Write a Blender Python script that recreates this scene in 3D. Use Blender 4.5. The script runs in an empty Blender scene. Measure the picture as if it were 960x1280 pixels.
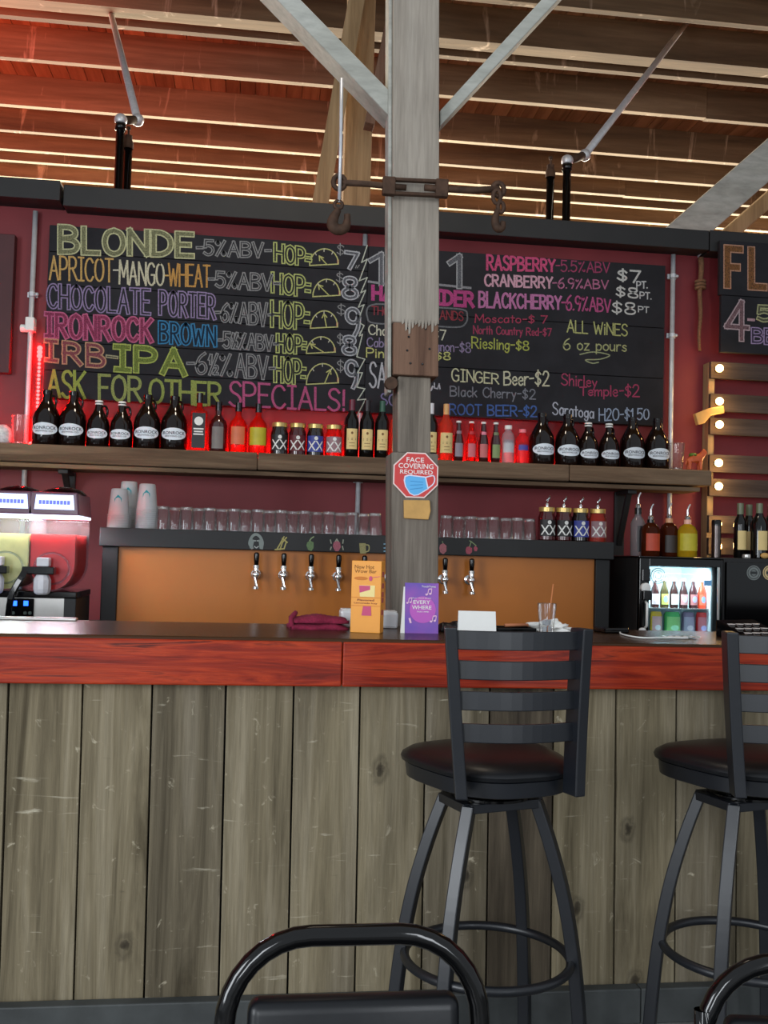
import bpy, bmesh, math, random
from mathutils import Vector, Matrix
random.seed(11)
PI = math.pi
C = bpy.context.scene.collection
SC = bpy.context.scene

# ------------------------------------------------------------------ camera
F = 1250.0; EYE = Vector((0, 0, 1.306))
HZ, VX, VY = 692.0, 10200.0, 955.0
rho = math.atan((VY - HZ) / (VX - 480)); psi = math.atan(F / ((VX - 480) / math.cos(rho))); th = math.atan((HZ - 640) / F * math.cos(rho))
fw = Vector((math.sin(psi) * math.cos(th), math.cos(psi) * math.cos(th), math.sin(th)))
r0 = Vector((math.cos(psi), -math.sin(psi), 0)); u0 = r0.cross(fw)
RT = math.cos(rho) * r0 + math.sin(rho) * u0; UP = -math.sin(rho) * r0 + math.cos(rho) * u0
cam = bpy.data.cameras.new('camera'); cam.sensor_fit = 'HORIZONTAL'; cam.sensor_width = 36; cam.lens = 36 * F / 960; cam.clip_start = .02
co = bpy.data.objects.new('camera', cam); C.objects.link(co)
m = Matrix((RT, UP, -fw)).transposed().to_4x4(); m.translation = EYE; co.matrix_world = m
SC.camera = co

def P(px, py, Y):                     # the point of the plane y = Y seen at a pixel of the 960 x 1280 photo
    d = fw * F + RT * (px - 480) - UP * (py - 640)
    return EYE + d * (Y / d.y)
def PZ(px, py, Z):
    d = fw * F + RT * (px - 480) - UP * (py - 640)
    return EYE + d * ((Z - EYE.z) / d.z)

# ------------------------------------------------------------------ light
SC.view_settings.view_transform = 'Standard'; SC.view_settings.look = 'None'; SC.view_settings.gamma = 1
SC.cycles.transparent_max_bounces = 32; SC.cycles.max_bounces = 10
SC.view_settings.exposure = 0.0; SC.view_settings.use_curve_mapping = False
w = bpy.data.worlds.new('daylight'); SC.world = w; w.use_nodes = True
w.node_tree.nodes['Background'].inputs[0].default_value = (.86, .93, 1.0, 1); w.node_tree.nodes['Background'].inputs[1].default_value = .55
def lamp(name, kind, loc, aim, energy, color, sx=1, sy=1, spot=None):
    l = bpy.data.lights.new(name, kind); l.energy = energy; l.color = color
    if kind == 'AREA': l.shape = 'RECTANGLE'; l.size = sx; l.size_y = sy
    elif kind == 'SPOT': l.spot_size = math.radians(spot); l.spot_blend = .9; l.shadow_soft_size = sx
    else: l.shadow_soft_size = sx
    o = bpy.data.objects.new(name, l); C.objects.link(o); o.location = loc
    o.rotation_euler = (Vector(aim) - Vector(loc)).to_track_quat('-Z', 'Y').to_euler()
    return o
lamp('left_window_daylight', 'AREA', (-3.7, -.7, 1.9), (.3, 2.8, .7), 125, (.90, .95, 1), 1.5, 2.3)
lamp('rear_window_daylight', 'AREA', (-1.5, -2.7, 2.0), (.3, 3.2, 1.2), 60, (.90, .95, 1), .7, 2.2)
lamp('rear_window_daylight', 'AREA', (1.7, -2.7, 2.0), (.8, 3.2, 1.2), 50, (.90, .95, 1), .7, 2.2)
lamp('roof_light', 'AREA', (1.0, 13.7, 4.1), (1.0, 12.3, 5.7), 4600, (1, .91, .72), 16, 1.6)
lamp('red_stage_light', 'SPOT', (-4.6, 6.2, 3.8), (-3.2, 9.2, 5.7), 1600, (1, .10, .05), .3, spot=88)
lamp('overhead_warm_spot', 'SPOT', (.2, 3.6, 4.6), (.6, 4.9, 1.6), 85, (1, .86, .68), .25, spot=120)  # warm overhead spot added out of view, aimed at the back bar

# ------------------------------------------------------------------ things, parts, labels
ORD = ['zeroth', 'first', 'second', 'third', 'fourth', 'fifth', 'sixth', 'seventh', 'eighth', 'ninth', 'tenth', 'eleventh', 'twelfth', 'thirteenth', 'fourteenth', 'fifteenth', 'sixteenth']
def tag(o, label=None, cat=None, group=None, kind=None):
    if label: o['label'] = label
    if cat: o['category'] = cat
    if group: o['group'] = group
    if kind: o['kind'] = kind
    return o
def thing(name, label, cat, loc=(0, 0, 0), rz=0, group=None):
    o = bpy.data.objects.new(name, None); C.objects.link(o); o.empty_display_size = .05
    o.location = loc; o.rotation_euler = (0, 0, rz)
    return tag(o, label, cat, group)
def dup(o, loc=None, label=None, rz=None, parent=None):
    c = o.copy(); C.objects.link(c)
    if parent is not None: c.parent = parent
    if loc is not None: c.location = loc
    if rz is not None: c.rotation_euler = (0, 0, rz)
    if label: c['label'] = label
    for ch in list(o.children): dup(ch, parent=c)
    return c

class MB:
    def __init__(s): s.v = []; s.f = []; s.pid = []; s.k = 0.0
    def add(s, vs, fs):
        n = len(s.v); s.v += [Vector(v) for v in vs]; s.f += [tuple(i + n for i in f) for f in fs]; s.pid += [s.k] * len(vs); return s
    def hexa(s, b, t):                # 4 bottom points (ccw from above) and 4 top points
        return s.add(list(b) + list(t), [(3, 2, 1, 0), (4, 5, 6, 7), (0, 1, 5, 4), (1, 2, 6, 5), (2, 3, 7, 6), (3, 0, 4, 7)])
    def box(s, x0, x1, y0, y1, z0, z1):
        return s.hexa([(x0, y0, z0), (x1, y0, z0), (x1, y1, z0), (x0, y1, z0)], [(x0, y0, z1), (x1, y0, z1), (x1, y1, z1), (x0, y1, z1)])
    def cbox(s, c, x, y, z): return s.box(c[0] - x / 2, c[0] + x / 2, c[1] - y / 2, c[1] + y / 2, c[2] - z / 2, c[2] + z / 2)
    def beam(s, p0, p1, w, d, up=(0, 1, 0)):   # w across, d along 'up'
        p0 = Vector(p0); p1 = Vector(p1); t = (p1 - p0).normalized(); u = Vector(up); u = (u - t * u.dot(t)).normalized(); x = t.cross(u)
        q = [(-.5, -.5), (.5, -.5), (.5, .5), (-.5, .5)]
        return s.hexa([p0 + x * (a * w) + u * (b * d) for a, b in q], [p1 + x * (a * w) + u * (b * d) for a, b in q])
    def sweep(s, pts, sec, up=(0, 0, 1), closed=False, caps=True):   # sec: list of (a, b) offsets
        pts = [Vector(p) for p in pts]; n = len(pts); rings = []
        for i, p in enumerate(pts):
            a = pts[(i - 1) % n] if (closed or i > 0) else p; b = pts[(i + 1) % n] if (closed or i < n - 1) else p
            t = (b - a).normalized(); u = Vector(up)
            if abs(u.dot(t)) > .98: u = Vector((1, 0, 0))
            u = (u - t * u.dot(t)).normalized(); x = t.cross(u)
            rings.append([p + x * a_ + u * b_ for a_, b_ in (sec(i / max(1, n - 1)) if callable(sec) else sec)])
        m = len(rings[0]); vs = [q for r in rings for q in r]; fs = []
        for i in range(n if closed else n - 1):
            j = (i + 1) % n
            for k in range(m): fs.append((i * m + k, i * m + (k + 1) % m, j * m + (k + 1) % m, j * m + k))
        if not closed and caps: fs.append(tuple(reversed(range(m)))); fs.append(tuple(range((n - 1) * m, n * m)))
        return s.add(vs, fs)
    def tube(s, pts, r, n=10, closed=False, up=(0, 0, 1)):
        if callable(r): sec = lambda t: [(r(t) * math.cos(2 * PI * k / n), r(t) * math.sin(2 * PI * k / n)) for k in range(n)]
        else: sec = [(r * math.cos(2 * PI * k / n), r * math.sin(2 * PI * k / n)) for k in range(n)]
        return s.sweep(pts, sec, up, closed)
    def lathe(s, prof, n=24, c=(0, 0, 0), a0=0, a1=2 * PI, axis='z', sx=1, sy=1):
        full = abs(a1 - a0 - 2 * PI) < 1e-6; m = n if full else n + 1; vs = []; fs = []
        for r, z in prof:
            for k in range(m):
                a = a0 + (a1 - a0) * k / n; x = r * math.cos(a) * sx; y = r * math.sin(a) * sy
                p = (x, y, z) if axis == 'z' else ((x, z, y) if axis == 'y' else (z, x, y))
                vs.append((p[0] + c[0], p[1] + c[1], p[2] + c[2]))
        for i in range(len(prof) - 1):
            for k in range(n):
                k2 = (k + 1) % m
                f = (i * m + k, i * m + k2, (i + 1) * m + k2, (i + 1) * m + k)
                fs.append(f if axis != 'y' else f[::-1])
        if full:
            if prof[0][0] > 1e-6: fs.append(tuple(reversed(range(m))) if axis != 'y' else tuple(range(m)))
            if prof[-1][0] > 1e-6:
                q = tuple(range((len(prof) - 1) * m, len(prof) * m)); fs.append(q if axis != 'y' else q[::-1])
        return s.add(vs, fs)
    def prism(s, poly, d0, d1, plane='xz'):   # poly ccw seen from the front (-y) for 'xz', from above for 'xy'
        n = len(poly)
        if plane == 'xz': A = [(x, d0, z) for x, z in poly]; B = [(x, d1, z) for x, z in poly]
        elif plane == 'yz': A = [(d0, y, z) for y, z in poly]; B = [(d1, y, z) for y, z in poly]
        else: A = [(x, y, d1) for x, y in poly]; B = [(x, y, d0) for x, y in poly]
        return s.add(A + B, [tuple(range(n)), tuple(reversed(range(n, 2 * n)))] + [((i + 1) % n, i, n + i, n + (i + 1) % n) for i in range(n)])
    def ball(s, c, r, n=12, sz=1, sx=1, sy=1):
        prof = [(max(0.0, r * math.sin(PI * i / n)), -r * sz * math.cos(PI * i / n)) for i in range(n + 1)]
        prof[0] = (1e-7, prof[0][1]); prof[-1] = (1e-7, prof[-1][1])
        return s.lathe(prof, n * 2, c, sx=sx, sy=sy)
    def build(s, name, mat, parent=None, bevel=0, smooth=False, loc=None, seg=2, sub=0):
        me = bpy.data.meshes.new(name); me.from_pydata([tuple(v) for v in s.v], [], s.f)
        a = me.attributes.new('pid', 'FLOAT', 'POINT'); a.data.foreach_set('value', s.pid)
        bm = bmesh.new(); bm.from_mesh(me); bmesh.ops.recalc_face_normals(bm, faces=bm.faces); bm.to_mesh(me); bm.free()
        if smooth:
            me.polygons.foreach_set('use_smooth', [True] * len(me.polygons))
        me.materials.append(mat); me.update()
        o = bpy.data.objects.new(name, me); C.objects.link(o)
        if parent is not None: o.parent = parent
        if loc is not None: o.location = loc
        if bevel:
            b = o.modifiers.new('bevel', 'BEVEL'); b.width = bevel; b.segments = seg; b.limit_method = 'ANGLE'; b.angle_limit = .7
        if sub:
            b = o.modifiers.new('subdivision', 'SUBSURF'); b.levels = sub; b.render_levels = sub
        if smooth == 'auto':
            try:
                me.polygons.foreach_set('use_smooth', [True] * len(me.polygons))
                bm = bmesh.new(); bm.from_mesh(me)
                for e in bm.edges:
                    if len(e.link_faces) == 2 and e.calc_face_angle() > .6: e.smooth = False
                bm.to_mesh(me); bm.free()
            except Exception: pass
        return o

def crom(pts, k=6, closed=False):     # Catmull-Rom through the points
    pts = [Vector(p) for p in pts]; n = len(pts); out = []
    for i in range(n if closed else n - 1):
        p1 = pts[i]; p2 = pts[(i + 1) % n]
        p0 = pts[(i - 1) % n] if (closed or i > 0) else p1 * 2 - p2
        p3 = pts[(i + 2) % n] if (closed or i < n - 2) else p2 * 2 - p1
        for j in range(k):
            t = j / k
            out.append(.5 * ((2 * p1) + (p2 - p0) * t + (2 * p0 - 5 * p1 + 4 * p2 - p3) * t * t + (3 * p1 - p0 - 3 * p2 + p3) * t ** 3))
    if not closed: out.append(pts[-1])
    return out

# ------------------------------------------------------------------ materials
def lin(c):
    return tuple((x / 255 / 12.92 if x / 255 <= .04045 else ((x / 255 + .055) / 1.055) ** 2.4) for x in c)
def hexc(c): return (*lin(c), 1)
MATS = {}
def nt(name):
    m = bpy.data.materials.new(name); m.use_nodes = True; t = m.node_tree
    return m, t, t.nodes['Principled BSDF']
def N(t, kind, **kw):
    n = t.nodes.new(kind)
    for k, v in kw.items():
        if k in n.inputs.keys() if hasattr(n.inputs, 'keys') else False: n.inputs[k].default_value = v
        else: setattr(n, k, v)
    return n
def ramp(t, fac, stops):
    r = t.nodes.new('ShaderNodeValToRGB'); e = r.color_ramp.elements
    while len(e) < len(stops): e.new(.5)
    for i, (p, c) in enumerate(stops): e[i].position = p; e[i].color = c if len(c) == 4 else hexc(c)
    t.links.new(fac, r.inputs[0]); return r.outputs[0]
def mix(t, fac, a, b, mode='MIX'):
    n = t.nodes.new('ShaderNodeMix'); n.data_type = 'RGBA'; n.blend_type = mode
    for i, x in ((0, fac), (6, a), (7, b)):
        if hasattr(x, 'is_output'): t.links.new(x, n.inputs[i])
        else: n.inputs[i].default_value = x
    return n.outputs[2]
def coords(t, scale, pid=True):
    tc = t.nodes.new('ShaderNodeTexCoord'); v = tc.outputs['Object']
    if pid:
        at = t.nodes.new('ShaderNodeAttribute'); at.attribute_name = 'pid'
        mu = t.nodes.new('ShaderNodeVectorMath'); mu.operation = 'SCALE'; mu.inputs[0].default_value = (3.7, 5.3, 2.9); t.links.new(at.outputs['Fac'], mu.inputs['Scale'])
        ad = t.nodes.new('ShaderNodeVectorMath'); t.links.new(v, ad.inputs[0]); t.links.new(mu.outputs[0], ad.inputs[1]); v = ad.outputs[0]
    mp = t.nodes.new('ShaderNodeMapping'); mp.inputs['Scale'].default_value = scale; t.links.new(v, mp.inputs[0])
    return mp.outputs[0]
def noise(t, vec, scale, detail=6, rough=.6, dist=0):
    n = t.nodes.new('ShaderNodeTexNoise'); n.inputs['Scale'].default_value = scale; n.inputs['Detail'].default_value = detail
    n.inputs['Roughness'].default_value = rough; n.inputs['Distortion'].default_value = dist; t.links.new(vec, n.inputs['Vector']); return n.outputs[0]
def bump(t, b, h, strength, dist=.004):
    n = t.nodes.new('ShaderNodeBump'); n.inputs['Strength'].default_value = strength; n.inputs['Distance'].default_value = dist
    t.links.new(h, n.inputs['Height']); t.links.new(n.outputs[0], b.inputs['Normal'])

def plain(name, c, rough=.5, metal=0, var=.12, scale=14, spec=.5, bumpy=0, coat=0, emit=None, es=0):
    m, t, b = nt(name); cl = lin(c)
    b.inputs['Roughness'].default_value = rough; b.inputs['Metallic'].default_value = metal; b.inputs['Specular IOR Level'].default_value = spec
    b.inputs['Coat Weight'].default_value = coat
    v = coords(t, (1, 1, 1), False); n = noise(t, v, scale, 5)
    lo = tuple(x * (1 - var) for x in cl) + (1,); hi = tuple(min(1, x * (1 + var)) for x in cl) + (1,)
    t.links.new(ramp(t, n, [(.3, lo), (.7, hi)]), b.inputs['Base Color'])
    if bumpy: bump(t, b, n, bumpy)
    if emit: b.inputs['Emission Color'].default_value = hexc(emit); b.inputs['Emission Strength'].default_value = es
    return m
def emitter(name, c, s):
    m, t, b = nt(name); b.inputs['Base Color'].default_value = hexc(c); b.inputs['Emission Color'].default_value = hexc(c); b.inputs['Emission Strength'].default_value = s
    return m
def wood(name, stops, axis='x', freq=9, rough=.75, stretch=.06, bumpy=.4, pidvar=.5, coat=0, streak=None, spec=.3, dist=.6, knots=0):
    m, t, b = nt(name); i = 'xyz'.index(axis)
    sc = [1, 1, 1]; sc[i] = stretch
    v = coords(t, sc); n1 = noise(t, v, freq, 8, .62, dist); n2 = noise(t, v, freq * 7, 4, .6, .3)
    col = ramp(t, n1, stops)
    g = ramp(t, n2, [(.3, (.55, .55, .55, 1)), (.65, (1, 1, 1, 1))]); col = mix(t, .55, col, g, 'MULTIPLY')
    at = t.nodes.new('ShaderNodeAttribute'); at.attribute_name = 'pid'
    wn = t.nodes.new('ShaderNodeTexWhiteNoise'); wn.noise_dimensions = '1D'; t.links.new(at.outputs['Fac'], wn.inputs['W'])
    k = ramp(t, wn.outputs[0], [(0, (1 - pidvar, 1 - pidvar, 1 - pidvar * .9, 1)), (1, (1, 1, 1, 1))]); col = mix(t, 1.0, col, k, 'MULTIPLY')
    for c, axs, f, lo in ([streak] if isinstance(streak, tuple) else (streak or [])):   # pale weathering or stains with a shape of their own
        s2 = [1, 1, 1]; s2['xyz'.index(axs)] = .12
        n3 = noise(t, coords(t, s2), f, 6, .65, .8); k3 = ramp(t, n3, [(lo, (0, 0, 0, 1)), (lo + .13, (1, 1, 1, 1))]); col = mix(t, k3, col, hexc(c))
    if knots:
        vo = t.nodes.new('ShaderNodeTexVoronoi'); vo.inputs['Scale'].default_value = knots; vo.inputs['Randomness'].default_value = 1
        wv = noise(t, coords(t, (1, 1, 1)), 30, 3); vv0 = coords(t, (1.0, 1.0, .62)); sx_ = t.nodes.new('ShaderNodeSeparateXYZ'); cx2 = t.nodes.new('ShaderNodeCombineXYZ'); t.links.new(vv0, sx_.inputs[0]); t.links.new(sx_.outputs[0], cx2.inputs[0]); t.links.new(sx_.outputs[2], cx2.inputs[1]); vv_ = cx2.outputs[0]; vo.voronoi_dimensions = '2D'; va = t.nodes.new('ShaderNodeVectorMath'); va.operation = 'MULTIPLY_ADD'; va.inputs[1].default_value = (1, 1, 1); t.links.new(vv_, va.inputs[0]); sv = t.nodes.new('ShaderNodeVectorMath'); sv.operation = 'SCALE'; sv.inputs['Scale'].default_value = .03; t.links.new(wv, sv.inputs[0]); t.links.new(sv.outputs[0], va.inputs[2]); t.links.new(va.outputs[0], vo.inputs['Vector'])
        col = mix(t, ramp(t, vo.outputs['Distance'], [(0, (.9, .9, .9, 1)), (.022, (.75, .75, .75, 1)), (.036, (.2, .2, .2, 1)), (.05, (.4, .4, .4, 1)), (.075, (0, 0, 0, 1))]), col, hexc((40, 33, 25)))
    t.links.new(col, b.inputs['Base Color']); b.inputs['Roughness'].default_value = rough; b.inputs['Coat Weight'].default_value = coat; b.inputs['Coat Roughness'].default_value = .12
    b.inputs['Specular IOR Level'].default_value = spec
    bump(t, b, n2, bumpy, .003)
    return m
def glassy(name, tint=(255, 255, 255), ior=1.45, refl=1.0, rough=.02, milk=0):   # thin clear shell: mirror by fresnel, else see-through with a tint
    m = bpy.data.materials.new(name); m.use_nodes = True; t = m.node_tree; t.nodes.clear()
    o = t.nodes.new('ShaderNodeOutputMaterial'); mx = t.nodes.new('ShaderNodeMixShader'); tr = t.nodes.new('ShaderNodeBsdfTransparent'); gl = t.nodes.new('ShaderNodeBsdfGlossy')
    tr.inputs[0].default_value = hexc(tint); gl.inputs['Roughness'].default_value = rough
    lw = t.nodes.new('ShaderNodeLayerWeight'); lw.inputs[0].default_value = .28
    if milk:
        df = t.nodes.new('ShaderNodeBsdfTranslucent'); d2 = t.nodes.new('ShaderNodeBsdfDiffuse'); m0 = t.nodes.new('ShaderNodeMixShader'); t.links.new(df.outputs[0], m0.inputs[1]); t.links.new(d2.outputs[0], m0.inputs[2])
        m9 = t.nodes.new('ShaderNodeMixShader'); m9.inputs[0].default_value = milk; t.links.new(tr.outputs[0], m9.inputs[1]); t.links.new(m0.outputs[0], m9.inputs[2]); tr = m9
    mm = t.nodes.new('ShaderNodeMath'); mm.operation = 'MULTIPLY'; mm.inputs[1].default_value = refl; t.links.new(lw.outputs['Fresnel'], mm.inputs[0])
    mn = t.nodes.new('ShaderNodeMath'); mn.operation = 'MINIMUM'; mn.inputs[1].default_value = .55; t.links.new(mm.outputs[0], mn.inputs[0]); mm = mn
    t.links.new(mm.outputs[0], mx.inputs[0]); t.links.new(tr.outputs[0], mx.inputs[1]); t.links.new(gl.outputs[0], mx.inputs[2]); t.links.new(mx.outputs[0], o.inputs[0])
    return m
def translucent(name, c, clear=.35, rough=.05, spec=.5):   # coloured liquid or plastic: partly see-through, partly diffuse both ways
    m = bpy.data.materials.new(name); m.use_nodes = True; t = m.node_tree; t.nodes.clear()
    o = t.nodes.new('ShaderNodeOutputMaterial'); a = t.nodes.new('ShaderNodeBsdfTranslucent'); d = t.nodes.new('ShaderNodeBsdfDiffuse'); tr = t.nodes.new('ShaderNodeBsdfTransparent'); g = t.nodes.new('ShaderNodeBsdfGlossy')
    for n in (a, d, tr): n.inputs[0].default_value = hexc(c)
    g.inputs['Roughness'].default_value = rough
    m1 = t.nodes.new('ShaderNodeMixShader'); m1.inputs[0].default_value = .5; t.links.new(a.outputs[0], m1.inputs[1]); t.links.new(d.outputs[0], m1.inputs[2])
    m2 = t.nodes.new('ShaderNodeMixShader'); m2.inputs[0].default_value = clear; t.links.new(m1.outputs[0], m2.inputs[1]); t.links.new(tr.outputs[0], m2.inputs[2])
    lw = t.nodes.new('ShaderNodeLayerWeight'); lw.inputs[0].default_value = .2
    m3 = t.nodes.new('ShaderNodeMixShader'); t.links.new(lw.outputs['Fresnel'], m3.inputs[0]); t.links.new(m2.outputs[0], m3.inputs[1]); t.links.new(g.outputs[0], m3.inputs[2]); t.links.new(m3.outputs[0], o.inputs[0])
    return m
BOARD_C = (38, 38, 42)
def chalkmat(name, c, cover=.5):
    m, t, b = nt(name); v = coords(t, (1, 1, 1), False); n = noise(t, v, 160, 3, .7)
    k = ramp(t, n, [(cover - .22, (0, 0, 0, 1)), (cover + .1, (1, 1, 1, 1))])
    t.links.new(mix(t, k, hexc(BOARD_C), hexc(c)), b.inputs['Base Color']); b.inputs['Roughness'].default_value = .95; b.inputs['Specular IOR Level'].default_value = .1
    return m
def chalk_col(c, cover=.42):
    g_ = sum(c) / 3; c = tuple(int((x * .86 + g_ * .14) * .86) for x in c); k = ('chalk', c, cover)
    if k not in MATS: MATS[k] = chalkmat('chalk_%d_%d_%d' % c, c, cover)
    return MATS[k]
def paint(c, rough=.6, **kw):
    k = ('paint', c, rough, tuple(kw.items()))
    if k not in MATS: MATS[k] = plain('paint_%d_%d_%d' % c, c, rough, var=.04, **kw)
    return MATS[k]

# ------------------------------------------------------------------ hand lettering: one pen stroke per polyline ('~' = smooth), cap height 10
GL = {
'A': (7, '0,0 3.5,10 7,0', '1.4,3.6 5.7,3.6'), 'B': (6.5, '0,0 0,10', '~0,10 3.6,9.9 5.5,8.4 4.8,6.2 0,5.3', '~0,5.3 4.4,5 6.4,3 5,.5 0,0'),
'C': (6.5, '~6.3,8.2 4.6,9.8 2.2,9.5 .6,7.6 0,5 .6,2.3 2.2,.4 4.6,.1 6.5,1.8'), 'D': (6.8, '0,0 0,10', '~0,10 3.4,9.7 6,7.8 6.7,5 6,2.2 3.4,.3 0,0'),
'E': (5.6, '5.5,10 0,10 0,0 5.6,0', '0,5.2 4.4,5.2'), 'F': (5.4, '5.4,10 0,10 0,0', '0,5.2 4.2,5.2'),
'G': (6.8, '~6.3,8.4 4.6,9.8 2.2,9.5 .6,7.6 0,5 .6,2.3 2.2,.4 4.6,.1 6.4,1.6', '6.5,1 6.5,4.6 3.9,4.6'), 'H': (6.4, '0,0 0,10', '6.4,0 6.4,10', '0,5.1 6.4,5.1'),
'I': (4, '0,10 4,10', '2,10 2,0', '0,0 4,0'), 'i': (1.2, '.6,0 .6,6', '.6,8.2 .6,8.7'), 'J': (5, '~4.5,10 4.5,2.5 3,.2 1,.4 0,2.4'),
'K': (6.2, '0,0 0,10', '6,10 0,4.6', '1.8,6 6.2,0'), 'L': (5.4, '0,10 0,0 5.4,0'), 'M': (8, '0,0 .6,10 4,3 7.4,10 8,0'), 'N': (6.6, '0,0 0,10 6.6,0 6.6,10'),
'O': (7, '~3.5,10 1,8.6 0,5 1,1.4 3.5,0 6,1.4 7,5 6,8.6 3.5,10'), 'P': (6, '0,0 0,10', '~0,10 3.8,9.9 5.8,8.2 5.4,5.6 3,4.6 0,4.6'),
'Q': (7, '~3.5,10 1,8.6 0,5 1,1.4 3.5,0 6,1.4 7,5 6,8.6 3.5,10', '4.4,2.4 7,-.6'), 'R': (6.3, '0,0 0,10', '~0,10 3.8,9.9 5.7,8.3 5.2,5.8 3,5 0,5', '2.4,5 6.3,0'),
'S': (5.8, '~5.6,8.6 4,10 1.6,9.7 .4,7.8 1.4,5.9 4.2,4.6 5.7,2.6 4.6,.5 2.2,0 0,1.4'), 'T': (6, '0,10 6,10', '3,10 3,0'), 'U': (6.4, '~0,10 0,3.4 1,.8 3.2,0 5.4,.8 6.4,3.4 6.4,10'),
'V': (6.6, '0,10 3.3,0 6.6,10'), 'W': (9, '0,10 2.2,0 4.5,7.5 6.8,0 9,10'), 'X': (6, '0,0 6,10', '0,10 6,0'), 'Y': (6.4, '0,10 3.2,5 6.4,10', '3.2,5 3.2,0'), 'Z': (6, '0,10 6,10 0,0 6,0'),
'0': (6, '~3,10 .8,8.4 0,5 .8,1.6 3,0 5.2,1.6 6,5 5.2,8.4 3,10'), '1': (3.4, '0,7.6 2,10 2,0'), '2': (6, '~.3,7.8 1.6,9.8 4,9.8 5.4,8 4.6,5.4 0,0', '0,0 6,0'), '4': (6.2, '4.4,0 4.4,10 0,3.2 6.2,3.2'),
'5': (5.8, '5.4,10 .6,10 .3,5.4', '~.3,5.4 2.6,6.4 5,5.4 5.8,3.2 4.6,.8 2.2,0 0,1.2'), '6': (5.8, '~5,10 2.2,8 .5,5 .1,2.8 1.2,.5 3.2,0 5.2,1.2 5.7,3.2 4.6,5 2.8,5.3 .4,3.6'),
'7': (5.6, '0,10 5.6,10 1.8,0'), '8': (5.8, '~2.9,5.3 .7,7 .8,9.2 2.9,10 5,9.2 5.1,7 2.9,5.3 .2,3.2 .6,.8 2.9,0 5.2,.8 5.6,3.2 2.9,5.3'), '9': (5.6, '~5.3,7.6 4.2,5.2 2,4.8 .3,6.2 .4,8.6 2.2,10 4.4,9.6 5.4,7.4 5,3 3.6,0'),
'%': (7, '6,10 .8,0', '~1.4,9.6 .4,8.6 1.4,7.6 2.4,8.6 1.4,9.6', '~5.6,2.4 4.6,1.4 5.6,.3 6.7,1.4 5.6,2.4'), '$': (5.6, '~5.2,8 3.8,9.2 1.6,8.8 .6,7.2 1.8,5.7 4,4.6 5.2,3 4,1.1 1.8,.8 .2,2', '2.8,10.6 2.8,-.6'),
'-': (3.6, '.2,4.8 3.6,5'), '.': (.8, '.2,.2 .6,.4'), '!': (1.2, '.7,10 .5,3', '.5,.8 .6,.2'), ':': (2.4, '0,6.4 2.2,6.4', '0,3 2.2,3'), '=': (3.2, '0,6.4 3.2,6.4', '0,3.4 3.2,3.4'),
'/': (4, '4,10 0,0'), '#': (6, '1,0 2.6,10', '4,0 5.4,10', '0,6.6 6,6.9', '0,3.3 5.8,3.6'), '½': (5.2, '.4,7.4 1.4,9.6 1.2,5.4', '5,10 .6,0', '~3.2,3.8 4.6,4.2 5,3 3.2,.4', '3.2,.4 5.4,.4'), ' ': (3.2,),
'a': (4.6, '~4.2,5.4 2,6.2 .3,4.2 .4,1.4 1.8,0 3.6,1.2 4.2,3.4', '4.3,6 4.3,.2'), 'b': (4.6, '0,10 0,0', '~0,3.6 1.8,6 4,5 4.4,2.4 3,.2 0,.6'), 'c': (4, '~3.9,5.2 2.4,6.1 .5,4.8 .1,2.6 1.2,.4 2.8,.1 4,1.2'), 'd': (4.6, '~4.2,4.8 2.4,6 .4,4.4 .3,1.6 1.8,0 4.2,1.6', '4.3,10 4.3,.1'),
'e': (4.2, '~.3,3.2 3.8,3.4 3.6,5.4 2.2,6.1 .6,5 .1,2.6 1.2,.4 2.6,0 4,1'), 'f': (3.4, '~3.4,9.4 2.2,9.8 1.4,8 1.4,0', '0,5.8 3,5.8'), 'g': (4.4, '~4.1,5.2 2.2,6.1 .4,4.4 .5,1.6 2.2,.4 4,2', '~4.2,6 4.1,0 3,-2.8 1.2,-2.8 .2,-1.6'), 'h': (4.2, '0,10 0,0', '~0,3.6 1.8,6 3.6,5.4 4,3 4,0'),
'k': (4.2, '0,10 0,0', '3.8,6 0,2.6', '1.4,3.8 4.2,0'), 'l': (1, '.5,10 .5,0'), 'm': (6.6, '0,0 0,6', '~0,4 1.6,6 3,5.4 3.2,0', '~3.2,4 4.8,6 6.2,5.2 6.4,0'), 'n': (4, '0,0 0,6', '~0,4 1.8,6 3.4,5.4 3.9,3 3.9,0'), 'o': (4.4, '~2.2,6 .4,4.8 0,3 .4,1.2 2.2,0 4,1.2 4.4,3 4,4.8 2.2,6'),
'p': (4.4, '0,6 0,-3', '~0,4 1.8,6 4,5 4.4,2.6 3,.4 0,.8'), 'r': (3.2, '0,0 0,6', '~0,3.6 1.4,5.8 3.2,5.8'), 's': (3.6, '~3.4,5.2 2,6.1 .4,5 1.2,3.6 3,2.6 3.4,1 2,0 0,.9'), 't': (3.2, '1.5,9 1.5,.2', '0,6.2 3.2,6.2'), 'u': (4.2, '~0,6 0,2 1.2,0 3,.6 4,2.6', '4.1,6 4.1,0'), 'v': (4, '0,6 2,0 4,6'), 'y': (4.2, '0,6 2.2,.6', '4.2,6 1,-3'), 'z': (3.8, '0,6 3.8,6 0,0 3.8,0'),
}
def glyph_strokes(text, gap=1.7):
    out = []; x = 0
    for ch in text:
        g = GL[ch]
        for s in g[1:]:
            sm = s[0] == '~'
            pts = [tuple(float(q) for q in p.split(',')) for p in s.lstrip('~').split()]
            pts = [(a + x, b) for a, b in pts]
            if sm: pts = [(v.x, v.y) for v in crom([(a, b, 0) for a, b in pts], 5)]
            out.append(pts)
        x += g[0] + gap
    return out, max(.1, x - gap)
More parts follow.
